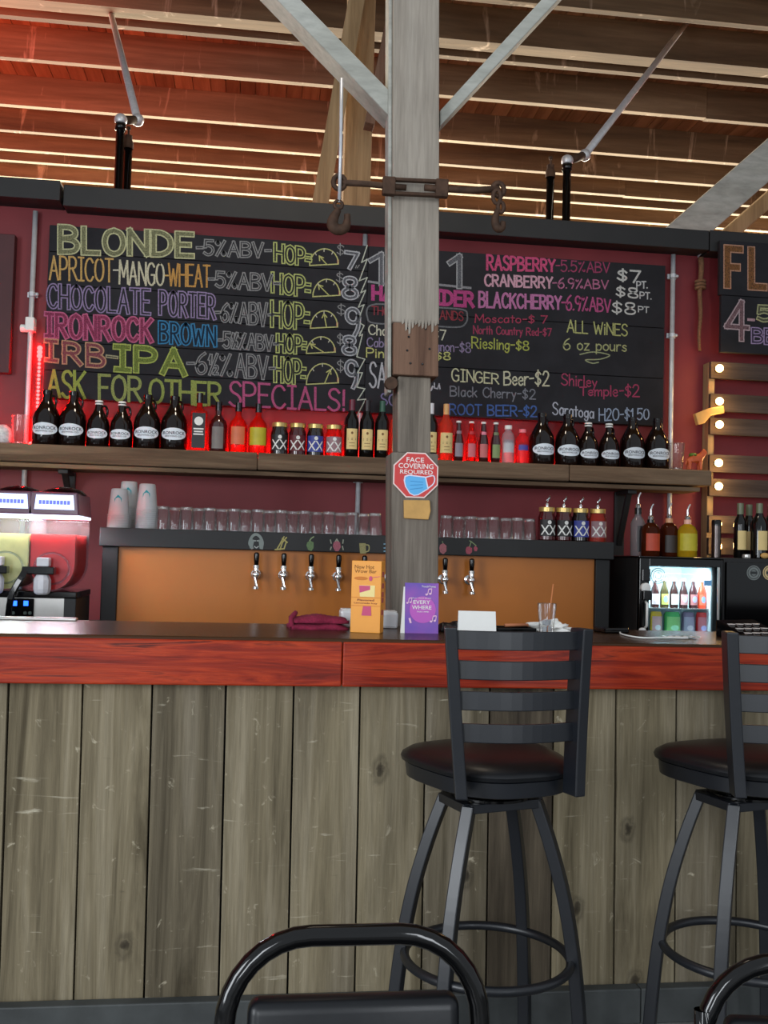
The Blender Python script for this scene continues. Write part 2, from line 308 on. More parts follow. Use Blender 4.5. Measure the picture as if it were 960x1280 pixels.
def ribbon(mb, pts, wd, y):           # flat chalk stroke in an xz plane, split at sharp corners; every piece lies a hair above the last
    hw = wd / 2; P2 = []
    for p in pts:
        if not P2 or (Vector(p) - P2[-1]).length > wd * .12: P2.append(Vector(p))
    if len(P2) > 1: P2[-1] = Vector(pts[-1])
    if len(P2) < 2: P2 = [Vector(pts[0]) - Vector((hw * .5, 0)), Vector(pts[0]) + Vector((hw * .5, 0))]
    if len(P2) > 5 and (P2[0] - P2[-1]).length < wd * .5 and (P2[1] - P2[0]).normalized().dot((P2[-1] - P2[-2]).normalized()) > .3:   # a closed loop
        r = P2[:-1] if (P2[0] - P2[-1]).length < wd * .2 else P2; n = len(r); vs = []; mb.lay = getattr(mb, 'lay', 0) + 1; yy = y - .00004 * mb.lay
        for i, p in enumerate(r):
            d0 = (p - r[i - 1]).normalized(); d1 = (r[(i + 1) % n] - p).normalized(); t = (d0 + d1).normalized(); q = hw / max(.6, t.dot(d0)); nn = Vector((-t.y, t.x)) * q
            vs += [(p.x + nn.x, yy, p.y + nn.y), (p.x - nn.x, yy, p.y - nn.y)]
        mb.add(vs, [(2 * i, 2 * i + 1, 2 * ((i + 1) % n) + 1, 2 * ((i + 1) % n)) for i in range(n)]); return
    runs = [[P2[0]]]
    for i in range(1, len(P2)):
        runs[-1].append(P2[i])
        if i < len(P2) - 1 and (P2[i] - P2[i - 1]).normalized().dot((P2[i + 1] - P2[i]).normalized()) < .45: runs.append([P2[i]])
    for r in runs:
        mb.lay = getattr(mb, 'lay', 0) + 1; yy = y - .00004 * mb.lay; n = len(r); vs = []
        for i, p in enumerate(r):
            d0 = (r[i] - r[i - 1]).normalized() if i else (r[1] - r[0]).normalized(); d1 = (r[i + 1] - r[i]).normalized() if i < n - 1 else d0
            t = (d0 + d1).normalized(); q = hw / max(.6, t.dot(d0)); nn = Vector((-t.y, t.x)) * q
            e = p - t * hw * .9 if i == 0 else (p + t * hw * .9 if i == n - 1 else p)
            vs += [(e.x + nn.x, yy, e.y + nn.y), (e.x - nn.x, yy, e.y - nn.y)]
        mb.add(vs, [(2 * i, 2 * i + 1, 2 * i + 3, 2 * i + 2) for i in range(n - 1)])
TK = [0]
def quadmap(q, Y):
    x0, t0, b0, x1, t1, b1 = q
    TL, BL, TR, BR = P(x0, t0, Y), P(x0, b0, Y), P(x1, t1, Y), P(x1, b1, Y)
    def f(u, v):
        a = BL.lerp(BR, u); b = TL.lerp(TR, u); p = a.lerp(b, v); return (p.x, p.z)
    return f
def strokes_on(board, lines, wpx, col, Y, style='line', fill=None, name='chalk_lettering', edge=1.6, cover=.42):
    TK[0] += 1; y = Y - .0006 - .0001 * (TK[0] % 4); px = Y / F
    mb = MB()
    if style == 'line':
        for l in lines: ribbon(mb, l, wpx * px, y)
        return mb.build(name, chalk_col(col, cover), board)
    for l in lines: ribbon(mb, l, (wpx + edge) * px, y)
    o = mb.build(name, chalk_col(col, cover), board); mi = MB()
    for l in lines: ribbon(mi, l, max(.4, wpx - edge) * px, y - .00004 * mb.lay - .0002)
    mi.build('lettering_fill', chalk_col(fill, .5) if fill else M['board_black'], o)
    return o
def chalk(board, text, q, col, wpx, Y, style='line', fill=None, gap=1.7, jit=.18, edge=1.6, cover=.42):
    ss, W = glyph_strokes(text, gap); f = quadmap(q, Y); lines = []
    for s in ss:
        jx = random.uniform(-jit, jit); jy = random.uniform(-jit, jit)
        lines.append([f((a + jx) / W, (b + jy) / 10) for a, b in s])
    return strokes_on(board, lines, wpx, col, Y, style, fill, edge=edge, cover=cover)
def pline(board, pxs, wpx, col, Y, smooth=False, name='chalk_drawing', cover=.42):
    ls = []
    for l in pxs:
        if smooth: l = [(v.x, v.y) for v in crom([(a, b, 0) for a, b in l], 5)]
        ls.append([(lambda p: (p.x, p.z))(P(a, b, Y)) for a, b in l])
    return strokes_on(board, ls, wpx, col, Y, name=name, cover=cover)

# printed lettering from the built-in font, as (u, v) points and faces fitted to a box
FONTC = {}
def fontmesh(s):
    if s not in FONTC:
        c = bpy.data.curves.new('t', 'FONT'); c.body = s; c.offset = .012; c.resolution_u = 3
        o = bpy.data.objects.new('t', c); C.objects.link(o); bpy.context.view_layer.update()
        dg = bpy.context.evaluated_depsgraph_get(); me = bpy.data.meshes.new_from_object(o.evaluated_get(dg))
        vs = [(v.co.x, v.co.y) for v in me.vertices]; fs = [tuple(p.vertices) for p in me.polygons]
        bpy.data.objects.remove(o); bpy.data.curves.remove(c); bpy.data.meshes.remove(me)
        x0 = min(v[0] for v in vs); x1 = max(v[0] for v in vs); y0 = min(v[1] for v in vs); y1 = max(v[1] for v in vs)
        FONTC[s] = ([((v[0] - x0) / (x1 - x0) - .5, (v[1] - y0) / (y1 - y0) - .5) for v in vs], fs)
    return FONTC[s]
def ptext(mb, s, cu, cv, wd, ht, fn):  # fn maps (u, v) to a point of the surface
    vs, fs = fontmesh(s)
    mb.add([fn(cu + a * wd, cv + b * ht) for a, b in vs], fs); return mb
def flat(y): return lambda u, v: (u, y, v)
def curved(r): return lambda u, v: (r * math.sin(u / r), -r * math.cos(u / r), v)
def patch(mb, r, w, z0, z1, n=12):     # a label wrapped round the front of a cylinder
    a = w / r / 2
    return mb.lathe([(r, z0), (r, z1)], n, a0=-PI / 2 - a, a1=-PI / 2 + a)
def oval(mb, fn, w, h, n=28, cu=0, cv=0):
    K = 6; vs = [fn(cu, cv)]
    for q in range(1, K + 1): vs += [fn(cu + w / 2 * q / K * math.cos(2 * PI * k / n), cv + h / 2 * q / K * math.sin(2 * PI * k / n)) for k in range(n)]
    fs = [(0, 1 + k, 1 + (k + 1) % n) for k in range(n)]
    for q in range(K - 1): fs += [(1 + q * n + k, 1 + (q + 1) * n + k, 1 + (q + 1) * n + (k + 1) % n, 1 + q * n + (k + 1) % n) for k in range(n)]
    return mb.add(vs, fs)

# ------------------------------------------------------------------ shared materials
M = {}
M['board_black'] = plain('board_black', BOARD_C, .85, var=.25, scale=5, spec=.2)
M['maroon'] = plain('maroon_paint', (120, 40, 45), .55, var=.14, scale=2.2, spec=.35)
M['black_paint'] = plain('black_paint', (25, 25, 26), .6, var=.2, scale=6)
M['black_metal'] = plain('black_metal', (17, 21, 28), .38, .0, var=.1, scale=9, spec=.7)
M['gloss_black'] = plain('gloss_black', (8, 8, 9), .1, var=.1, spec=.5)
M['vinyl'] = plain('black_vinyl', (15, 17, 21), .36, var=.15, scale=50, spec=.42, bumpy=.05)
M['steel'] = plain('brushed_steel', (196, 194, 190), .25, .6, var=.08)
M['chrome'] = plain('chrome', (230, 230, 230), .12, .9, var=.03)
M['galvanised'] = plain('galvanised_pipe', (204, 206, 210), .35, .35, var=.12, scale=25)
M['rust'] = plain('rusty_iron', (78, 56, 42), .75, .35, var=.4, scale=30, bumpy=.3)
M['concrete'] = plain('grey_floor', (120, 120, 118), .6, var=.2, scale=6)
M['skirt'] = plain('grey_skirting_paint', (64, 67, 67), .6, var=.3, scale=8)
M['plank'] = wood('weathered_grey_planks', [(.28, (88, 78, 58)), (.48, (138, 126, 100)), (.68, (170, 158, 132))], 'z', 15, .85, .05, .7, .42, streak=[((192, 182, 158), 'y', 26, .635), ((196, 188, 166), 'x', 34, .64), ((52, 44, 34), 'x', 44, .68), ((58, 48, 38), 'y', 9, .74)], dist=1.0, knots=2.7)
M['plank_dark'] = wood('dark_weathered_plank', [(.28, (50, 42, 34)), (.48, (84, 74, 60)), (.68, (112, 100, 82))], 'z', 15, .85, .05, .7, .2, dist=1.0)
M['fascia'] = wood('red_stained_fir', [(.25, (66, 13, 6)), (.45, (150, 38, 13)), (.58, (184, 60, 22)), (.7, (84, 18, 8))], 'x', 24, .36, .06, .15, .12, coat=.04, spec=.28, dist=2.2)
M['bartop'] = wood('dark_varnished_top', [(.3, (50, 32, 18)), (.7, (88, 58, 34))], 'x', 6, .26, .05, .1, .1, coat=0, spec=.22)
M['shelf'] = wood('reclaimed_shelf_beam', [(.28, (66, 50, 38)), (.5, (120, 96, 74)), (.72, (160, 134, 106))], 'x', 10, .85, .06, .7, .3, dist=1)
M['joist'] = wood('old_joist_timber', [(.25, (74, 60, 46)), (.5, (114, 96, 75)), (.75, (150, 132, 108))], 'x', 3, .9, .08, .4, .35, streak=((182, 164, 146), 'z', 5, .6))
M['deck'] = wood('roof_boards', [(.25, (104, 80, 56)), (.5, (160, 128, 94)), (.75, (200, 168, 128))], 'y', 3, .9, .08, .4, .4)
M['post'] = wood('grey_painted_post', [(.2, (134, 124, 112)), (.5, (166, 156, 143)), (.8, (188, 179, 166))], 'z', 12, .8, .06, .35, .1, dist=.5)
M['postraw'] = wood('raw_grey_post', [(.25, (78, 70, 62)), (.5, (134, 124, 112)), (.75, (170, 160, 146))], 'z', 14, .85, .045, .9, .2, dist=.4)
M['postbrown'] = wood('brown_post_patch', [(.25, (88, 62, 50)), (.5, (124, 94, 76)), (.75, (146, 114, 94))], 'z', 12, .85, .06, .6, .1)
M['brace'] = wood('pale_painted_brace', [(.2, (148, 146, 136)), (.5, (182, 182, 172)), (.8, (206, 206, 198))], 'x', 5, .7, .3, .3, .1)
M['tanpost'] = wood('tan_timber', [(.25, (120, 94, 64)), (.5, (168, 140, 102)), (.75, (198, 170, 130))], 'z', 8, .85, .06, .4, .2)
M['pallet'] = wood('pallet_slats', [(.25, (48, 40, 37)), (.5, (80, 68, 62)), (.75, (106, 92, 84))], 'x', 9, .85, .06, .6, .35)
M['tan'] = plain('pale_wood', (206, 160, 92), .7, var=.15)
M['orange_panel'] = plain('orange_panel', (180, 104, 26), .42, var=.06, scale=3)
M['glass'] = glassy('clear_glass', (252, 253, 253), refl=2.2, milk=.04)
M['glass_base'] = glassy('thick_glass', (252, 253, 253), refl=2.5, milk=.16)
M['glass_thin'] = glassy('clear_cup', (236, 240, 244), refl=1.0, rough=.06)
M['white'] = plain('white_paper', (232, 232, 228), .75, var=.03)
M['cup_plastic'] = translucent('cup_plastic', (246, 248, 250), .34, .15)
M['red_led'] = emitter('red_led', (255, 10, 10), 150)
M['bulb'] = emitter('warm_bulb', (255, 196, 110), 22)

# ------------------------------------------------------------------ the room
def struct(name, mb, mat, **kw): return tag(mb.build(name, mat, **kw), kind='structure')
struct('floor', MB().box(-7, 9, -3, 15, -.1, 0), M['concrete'])
YW = 5.25
struct('wall_back', MB().box(-7, 9, YW, YW + .12, 0, 3.06), M['maroon'])
struct('wall_left', MB().box(-7.1, -7, 2, 15, 0, 6.2), M['maroon'])
struct('wall_right', MB().box(9, 9.1, 2, 15, 0, 6.2), M['maroon'])
struct('wall_far', MB().box(-7, 9, 15, 15.1, 0, 6.2), M['tanpost'])
h = MB().box(-7, -1.02, 5.10, 5.40, 3.025, 3.125); struct('trim_1', h, M['black_paint'], bevel=.004)
h = MB().box(-1.01, 2.41, 5.13, 5.40, 3.01, 3.118).box(2.415, 9, 5.13, 5.40, 3.005, 3.122); struct('trim_2', h, M['black_paint'], bevel=.004)

mb = MB(); x = -7.0; k = 0                     # roof boards run away from the camera
while x < 9:
    wd = random.uniform(.13, .19); mb.k = k * 1.37; mb.box(x, x + wd - .006, 2.5, 15, 5.90, 5.925); x += wd; k += 1
mb.k = 0; mb.box(-7, 9, 2.5, 15, 5.926, 5.96)
struct('ceiling', mb, M['deck'])
JY = [14.2, 13.6, 13.1, 12.55, 12.02, 11.5, 11.17, 10.65, 10.02, 9.03, 8.30, 8.02, 7.38, 6.75, 6.1, 5.4]
n = len(JY)
for i, y in enumerate(JY):
    wd = .17 if abs(y - 8.02) < .01 else .075
    mb = MB(); mb.k = i * 2.31 + 1
    xs = [-7 + random.uniform(-.2, 0), 1.9, 9]
    if i % 3 == 0: mb.box(-7, 4.2, y, y + wd, 5.6, 5.9); mb.k += .7; mb.box(4.2, 9, y + .02, y + wd + .02, 5.6, 5.9)
    else: mb.box(-7, 9, y, y + wd, 5.6, 5.9)
    o = mb.build('ceiling_joist', M['joist'], bevel=.006)
    tag(o, 'brown timber ceiling joist, %s counting forward from the far wall' % ORD[i + 1], 'joist', 'ceiling joists', 'structure')

# ------------------------------------------------------------------ the bar
DB = 2.75
bar = thing('bar_counter', 'long bar counter clad in weathered grey planks with a red stained fascia', 'bar', (0, DB, 0))
def L(p, o=Vector((0, DB, 0))): return (p[0] - o[0], p[1] - o[1], p[2] - o[2])
mb = MB()
mb.box(-4.2, 4.6, 0.012, .55, 1.036, 1.068); mb.build('bar_top', M['bartop'], bar, bevel=.006)
mb = MB(); xj = P(428, 830, DB).x
mb.k = 1.2; mb.box(-4.2, xj - .001, 0, .036, .938, 1.036 + .024); mb.k = 4.9; mb.box(xj + .001, 4.6, 0, .036, .938, 1.036 + .024)
mb.build('fascia_board', M['fascia'], bar, bevel=.004)
seams = [P(q, 860, 2.8).x for q in (10, 103, 190, 282, 367, 450, 532, 612, 692, 770, 845, 921)]
pw = .187; xs = list(seams)
while xs[0] > -4: xs.insert(0, xs[0] - pw)
while xs[-1] < 4.5: xs.append(xs[-1] + pw)
mb = MB()
for i in range(len(xs) - 1):
    a, b = xs[i] + .0025, xs[i + 1] - .0025; s = .0055; d0 = random.uniform(.046, .052)
    mb.k = i * 1.71 + .4
    sh = lambda z: .010 * (.94 - z)
    mb_ = mb if i != xs.index(seams[7]) else MB(); mb_.k = mb.k
    mb_.hexa([(a + sh(.02), d0, .02), (b + sh(.02), d0, .02), (b + sh(.02), .08, .02), (a + sh(.02), .08, .02)], [(a, d0, 1.036), (b, d0, 1.036), (b, .08, 1.036), (a, .08, 1.036)])
    if mb_ is not mb: mb_.build('dark_plank', M['plank_dark'], bar, bevel=.002)
mb.build('plank_cladding', M['plank'], bar, bevel=.002)
MB().box(-4.2, 4.6, .085, .11, 0, 1.036).build('backing_panel', M['black_paint'], bar)
mb = MB()
for a, b in ((-4.2, P(803, 1250, DB).x - .002), (P(803, 1250, DB).x, 4.6)): mb.box(a, b, .006, .045, 0, .098)
mb.build('skirting_board', M['skirt'], bar, bevel=.004)
xq = P(97, 780, 3.28).x; tag(MB().box(-4.2 - xq, 0, -.018, .018, 0, .009).build('steel_rail', M['steel'], loc=(xq, 3.267, 1.068), bevel=.003), 'low steel rail along the back edge of the bar at the left', 'rail')

# ------------------------------------------------------------------ timber post through the bar with its knee braces
YP = 3.40
px0 = P(489, 790, YP).x; px1 = P(548, 790, YP).x
wpost = px1 - px0; cx = (px0 + px1) / 2; LEAN = -.0245
def lx(z): return LEAN * (z - 1.04)
post = thing('timber_post', 'square grey timber post rising through the back of the bar, with sawn notch', 'post', (cx, YP, 0))
def pbox(mb, x0, x1, y0, y1, z0, z1): return mb.hexa([(x0 + lx(z0), y0, z0), (x1 + lx(z0), y0, z0), (x1 + lx(z0), y1, z0), (x0 + lx(z0), y1, z0)], [(x0 + lx(z1), y0, z1), (x1 + lx(z1), y0, z1), (x1 + lx(z1), y1, z1), (x0 + lx(z1), y1, z1)])
z_n1 = P(520, 470, YP).z; z_n0 = P(520, 566, YP).z; hw = wpost / 2
mb = MB(); pbox(mb, -hw, hw, 0, .16, 0, z_n0); mb.k = .5; pbox(mb, -hw + .024, hw - .024, .015, .16, z_n0, z_n1); mb.build('lower_shaft', M['postraw'], post, bevel=.006)
z_b = P(520, 405, YP).z
mb = MB(); pbox(mb, -hw, hw, -.012, .17, z_b, 5.6); mb.build('upper_shaft', M['post'], post, bevel=.005)
mb = MB(); pbox(mb, -hw + .004, hw - .002, -.011, .17, z_n1, z_b); mb.build('bare_patch', M['postbrown'], post, bevel=.004)
mb = MB()
for i in range(11):                    # ragged lower edge of the paint
    u0_ = -hw + .03 + i * .0115; zz = z_b - random.choice((.008, .014, .02, .03, .042)); mb.add([(u0_ + lx(zz), -.0145, z_b + .012), (u0_ + lx(zz) + .003, -.0145, zz), (u0_ + lx(zz) + .009, -.0145, zz + .006), (u0_ + lx(zz) + .011, -.0145, z_b + .012)], [(0, 1, 2, 3)])
mb.build('flaked_paint', M['post'], post)
mb = MB()
for a, b in ((510, 410), (532, 411), (511, 421), (509, 438), (537, 436), (513, 454), (528, 455)):
    p = P(a, b, YP - .012); mb.ball((p.x - cx, -.012, p.z), .0042, 5, sy=.5)
mb.build('nail_hole', M['gloss_black'], post)
mb = MB(); pbox(mb, -hw - .013, -hw, .01, .10, z_n1 - .06, 5.6); mb.build('side_batten', M['brace'], post, bevel=.003)
mb = MB(); mb.lathe([(.0001, 0), (.022, .0), (.022, .03), (.0001, .034)], 14, axis='y', c=(-hw - .002 + lx(z_n1), -.01, z_n1 - .03)); mb.build('bolt_knob', M['rust'], post, smooth='auto')
q = P(521, 637, YP); mb = MB(); mb.prism([(q.x - cx - .045, q.z - .032), (q.x - cx + .04, q.z - .034), (q.x - cx + .047, q.z - .004), (q.x - cx + .043, q.z + .033), (q.x - cx - .048, q.z + .031)], -.012, 0); mb.build('wood_patch', M['tan'], post, bevel=.003)
mb = MB(); mb.box(-hw - .03, hw + .03, -.02, .18, 0, .03); mb.build('foot_plate', M['rust'], post)

def brace(pxs, Y, dp, label):
    pts = [P(a, b, Y) for a, b in pxs]; o0 = pts[0]
    o = MB().prism([(p.x - o0.x, p.z - o0.z) for p in pts], 0, dp).build('diagonal_brace', M['brace'], loc=(o0.x, Y, o0.z), bevel=.004)
    return tag(o, label, 'brace', 'post braces')
brace([(486, 144), (486, 112), (160, -222), (132, -222)], YP + .02, .12, 'pale diagonal brace rising to the left from the tall grey post')
brace([(550, 158), (940, -260), (914, -260), (550, 138)], YP + .04, .075, 'pale diagonal brace rising to the right from the tall grey post')
YB2 = 6.2
mb = MB(); a = P(446, 250, YB2); mb.box(-.085, .085, 0, .17, 0, 5.6)
tag(mb.build('timber_post', M['tanpost'], loc=(a.x, YB2, 0), bevel=.006), 'tan timber post standing behind the black header beam', 'post')
a = P(399, 262, YB2 - .12); b = P(446, -2, YB2 - .12)
o = MB().beam(a - (b - a) * .35, b + (b - a) * .35, .10, .09).build('leaning_brace', M['tanpost'], bevel=.004); tag(o, 'slender tan brace leaning in front of the tan rear post', 'brace')
a = P(472, 105, YB2 - .16); b = P(494, -2, YB2 - .16)
o = MB().beam(a - (b - a) * .5, b + (b - a) * .4, .06, .12).build('leaning_brace', M['postbrown'], bevel=.004); tag(o, 'dark reddish brace beside the tan rear post, seen left of the grey post', 'brace')
YB3 = 5.75
a = P(855, 292, YB3); b = P(985, 178, YB3)
o = MB().beam(a - (b - a) * .5, b + (b - a) * 2.6, .20, .14).build('diagonal_brace', M['brace'], bevel=.006); tag(o, 'broad mottled pale brace rising right behind the header beam', 'brace')
a = P(905, 298, YB3 + .2); b = P(985, 228, YB3 + .2)
o = MB().beam(a - (b - a) * .6, b + (b - a) * 3.2, .09, .12).build('diagonal_brace', M['tanpost'], bevel=.006); tag(o, 'narrower tan brace parallel below the broad mottled brace', 'brace')

# ------------------------------------------------------------------ turnbuckle and hooks across the post
YT = YP - .06
cz = P(519, 234, YT); T = thing('turnbuckle', 'rusty turnbuckle rod strapped across the grey post', 'turnbuckle', cz)
def R(px, py, Y=YT, o=cz): p = P(px, py, Y); return (p.x - o.x, p.y - o.y, p.z - o.z)
mb = MB(); l = R(486, 233); r = R(552, 236)
for dz in (.024, -.024): mb.beam((l[0], 0, l[2] + dz), (r[0], 0, r[2] + dz), .012, .022)
for e in (l, r): mb.beam((e[0] - .022, 0, e[2]), (e[0] + .022, 0, e[2]), .062, .03)
mb.build('turnbuckle_frame', M['rust'], T, bevel=.004)
mb = MB().tube([R(423, 228), R(460, 230), l, (l[0] + .06, 0, l[2])], .0105); mb.build('threaded_rod', M['rust'], T, smooth=True)
mb = MB().tube([(r[0] - .06, 0, r[2]), r, R(590, 238), R(624, 236)], .0115); mb.build('threaded_rod', M['rust'], T, smooth=True)
for e in (R(424, 228), R(623, 237)):
    mb = MB().tube([(e[0] + .02 * math.cos(q * PI / 6), e[1], e[2] + .024 * math.sin(q * PI / 6)) for q in range(12)], .009, 8, closed=True, up=(0, 1, 0)); mb.build('eye', M['rust'], T, smooth=True)
a = P(426, 226, YT); W_ = thing('crane_hook', 'rusty hook hanging at the left end of the turnbuckle rod', 'hook', a)
R2 = lambda px, py: R(px, py, YT - .012, a)
MB().tube([R2(427, 98), R2(426, 180), R2(424, 253)], .006, 8).build('hanger_wire', M['galvanised'], W_, smooth=True)
mb = MB(); c = R2(423, 256); mb.tube([(c[0] + .014 * math.cos(q * PI / 5), c[1], c[2] + .014 * math.sin(q * PI / 5)) for q in range(10)], .006, 8, True, (0, 1, 0)); mb.build('hook_eye', M['rust'], W_, smooth=True)
hk = crom([R2(423, 262), R2(417, 273), R2(416, 282), R2(422, 287), R2(431, 285), R2(434, 276), R2(434, 268)], 5)
MB().tube(hk, lambda t: .011 + .011 * math.sin(PI * min(1, t * 1.15)) * (1 - .35 * t), 10, up=(0, 1, 0)).build('hook_body', M['rust'], W_, smooth=True)
a = P(622, 240, YT); W_ = thing('chain_hook', 'rusty chain link and hook hanging at the right end of the rod', 'hook', a)
R2 = lambda px, py: R(px, py, YT - .012, a)
for (px, py, rx, rz) in ((621, 246, 5, 9), (626, 259, 4, 7)):
    c = R2(px, py); s_ = YT / F; mb = MB().tube([(c[0] + rx * s_ * math.cos(q * PI / 6), c[1], c[2] + rz * s_ * math.sin(q * PI / 6)) for q in range(12)], .007, 8, True, (0, 1, 0)); mb.build('chain_link', M['rust'], W_, smooth=True)
MB().tube(crom([R2(622, 262), R2(619, 274), R2(621, 284), R2(627, 285), R2(629, 277)], 5), lambda t: .009 + .006 * math.sin(PI * t), 9, up=(0, 1, 0)).build('hook_body', M['rust'], W_, smooth=True)

# ------------------------------------------------------------------ pipes over the header
def pipes(a, b, c_el, risers, labels):
    t = thing('conduit_pipe', labels[0], 'pipe', c_el)
    l = lambda p: (p.x - c_el.x, p.y - c_el.y, p.z - c_el.z)
    MB().tube([l(a), l(b)], .023, 12).build('straight_run', M['galvanised'], t, smooth=True)
    MB().tube([l(b), l(c_el + Vector((0, 0, .0)))], .024, 12).build('short_nipple', M['rust'], t, smooth=True)
    for e in (l(b), (0, 0, 0)): MB().ball(e, .036, 8).build('elbow', M['galvanised'], t, smooth=True)
    mb = MB().tube([(0, 0, 0), (0, 0, -c_el.z)], .024, 12); mb.lathe([(.03, -.06), (.03, -.02)], 12); mb.build('riser', M['gloss_black'], t, smooth=True)
    p = risers; o = thing('stub_pipe', labels[1], 'pipe', (p.x, p.y, 0))
    MB().tube([(0, 0, 0), (0, 0, p.z)], .024, 12).build('pipe_body', M['gloss_black'], o, smooth=True)
    MB().lathe([(.03, 0), (.03, .035), (.022, .05), (.022, .075), (.006, .08), (.006, .11), (.012, .112), (.012, .125)], 12, c=(0, 0, p.z)).build('valve', M['rust'], o, smooth='auto')
YR = 5.6
bb = P(172, 150, YR + .1)
pipes(P(132, -10, 9.0), bb, P(151, 150, YR), P(160, 186, YR + .1), ('galvanised pipe slanting up to the roof above the left chalkboard', 'short black stub pipe beside the left slanting pipe'))
bb = P(731, 194, YR + .1)
pipes(P(868, 16, 8.2), bb, P(709, 201, YR), P(688, 222, YR + .1), ('galvanised pipe slanting up right to the roof above the right chalkboard', 'short black stub pipe left of the right slanting pipe'))

# ------------------------------------------------------------------ chalkboards
YC = 5.195
def board(label, rects, y=YC):
    t = thing('chalkboard', label, 'chalkboard', (0, 0, 0))
    for (x0, x1, zt, zb) in rects:
        mb = MB(); mb.box(x0, x1, y, YW - .002, zb, zt); mb.build('board_panel', M['board_black'], t, bevel=.003)
    return t
xl = P(62, 283, YC).x; xm = P(461, 310, YC).x; xr = P(832, 335, YC).x; zt = 2.928; zb = 2.042
rows = [zt, 2.79, 2.62, 2.475, 2.33, 2.185, zb]
LB = board('large black chalkboard on the left listing the beers', [(xl, xm - .002, rows[i], rows[i + 1] + .003) for i in range(6)])
r1 = P(700, 403, YC).z; r2 = P(700, 467, YC).z
RB = board('large black chalkboard right of the post listing ciders, wines and sodas', [(xm, xr, zt, r1 + .003), (xm, xr, r1, r2 + .003), (xm, xr, r2, zb)])
GREY = (150, 150, 152); PALE = (214, 210, 190); YG = (196, 200, 116); LAV = (160, 138, 186); PINK = (206, 84, 136); WHITE = (214, 214, 216)
def lb(text, q, col, wpx, **kw): return chalk(LB, text, q, col, wpx, YC, **kw)
def rb(text, q, col, wpx, **kw): return chalk(RB, text, q, col, wpx, YC, **kw)
lb('BLONDE', (75, 284, 315, 240, 293, 320), (214, 214, 160), 6.2, style='fill', fill=(150, 152, 108), gap=2.4)
abv = [('-5%ABV-', (246, 300, 318, 338, 305, 322)), ('-5%ABV-', (261, 339, 358, 349, 345, 364)), ('-6%ABV-', (269, 380, 400, 341, 379, 408)), ('-5½%ABV-', (273, 415, 434, 347, 421, 439)), ('-6½%', (234, 441, 466, 290, 444, 470)), ('ABV-', (295, 443, 471, 343, 447, 474))]
for s, q in abv: lb(s, q, GREY, 2.6, style='hollow', edge=1.5)
hops = [('HOP=', (344, 305, 326, 388, 312, 333)), ('HOP:', (341, 342, 365, 387, 347, 371)), ('HOP:', (340, 377, 408, 386, 381, 412)), ('HOP:', (347, 418, 439, 382, 421, 442)), ('HOP:', (344, 447, 477, 381, 451, 480))]
for s, q in hops: lb(s, q, (196, 206, 120), 3.6, style='hollow', edge=1.7)
lb('APRICOT', (62, 320, 349, 141, 324, 352), (222, 176, 98), 2.3); lb('-', (142, 325, 350, 148, 326, 350), PALE, 2.0)
lb('MANGO', (149, 326, 355, 205, 330, 357), (220, 214, 180), 2.3); lb('-', (205, 330, 357, 211, 330, 358), (222, 176, 98), 2.0); lb('WHEAT', (211, 330, 357, 262, 332, 359), (216, 158, 78), 2.3)
lb('CHOCOLATE', (60, 356, 384, 187, 363, 393), LAV, 3.4, style='hollow', edge=1.6, gap=2.2); lb('PORTER', (200, 364, 393, 268, 369, 398), LAV, 3.6, style='hollow', edge=1.6, gap=2.2)
lb('IRONROCK', (58, 392, 420, 189, 400, 427), (220, 104, 148), 5.0, style='fill', fill=(176, 62, 104), gap=2.4); lb('BROWN', (200, 403, 428, 269, 409, 432), (58, 140, 196), 3.8, style='fill', fill=(26, 52, 78), gap=2.2)
lb('IRB', (58, 426, 450, 130, 433, 459), (208, 160, 120), 5.0, style='fill', fill=(164, 84, 92), gap=3); lb('-', (133, 438, 452, 146, 440, 454), (176, 170, 130), 2.6, style='hollow'); lb('IPA', (145, 433, 461, 231, 439, 468), (184, 200, 92), 6.4, style='fill', fill=(136, 156, 62), gap=2.6)
lb('ASK', (60, 463, 495, 106, 465, 498), (166, 186, 78), 3.6); lb('FOR', (124, 469, 500, 176, 472, 502), (160, 174, 92), 3.6); lb('OTHER', (187, 474, 503, 276, 479, 507), (160, 176, 84), 3.6)
lb('SPECIALS!', (287, 477, 507, 431, 488, 514), (206, 88, 140), 3.0)
gz = [(405, 331, 18, 20, (399, 320)), (408, 370, 17, 21, (398, 356)), (405, 409.5, 17, 21, (405, 392)), (401, 441, 18, 20, (388, 430)), (403, 479.5, 20, 25, (413, 462))]
for cx_, by, rx, ry, tip in gz:
    arc = [(cx_ - rx * math.cos(PI * k / 14), by + .05 * (-rx * math.cos(PI * k / 14)) * -1 - ry * math.sin(PI * k / 14)) for k in range(15)]
    pline(LB, [arc, [arc[0], arc[-1]]], 1.5, (206, 206, 130), YC)
    d = Vector((tip[0] - cx_ - 2, tip[1] - by)); d.normalize(); nrm = Vector((-d.y, d.x))
    pline(LB, [[(cx_ + 3, by - 1), tip], [(tip[0] - d.x * 5 + nrm.x * 3, tip[1] - d.y * 5 + nrm.y * 3), tip, (tip[0] - d.x * 5 - nrm.x * 3, tip[1] - d.y * 5 - nrm.y * 3)]], 1.4, (206, 206, 120), YC)
    pline(LB, [[arc[4], (arc[4][0] + 1.6, arc[4][1] + 3)], [arc[7], (arc[7][0], arc[7][1] + 3.5)], [arc[10], (arc[10][0] - 1.6, arc[10][1] + 3)]], 1.1, PALE, YC)
    pline(LB, [[arc[13], (arc[14][0] - .5, arc[14][1] - 1)]], 2.6, (206, 100, 100), YC)
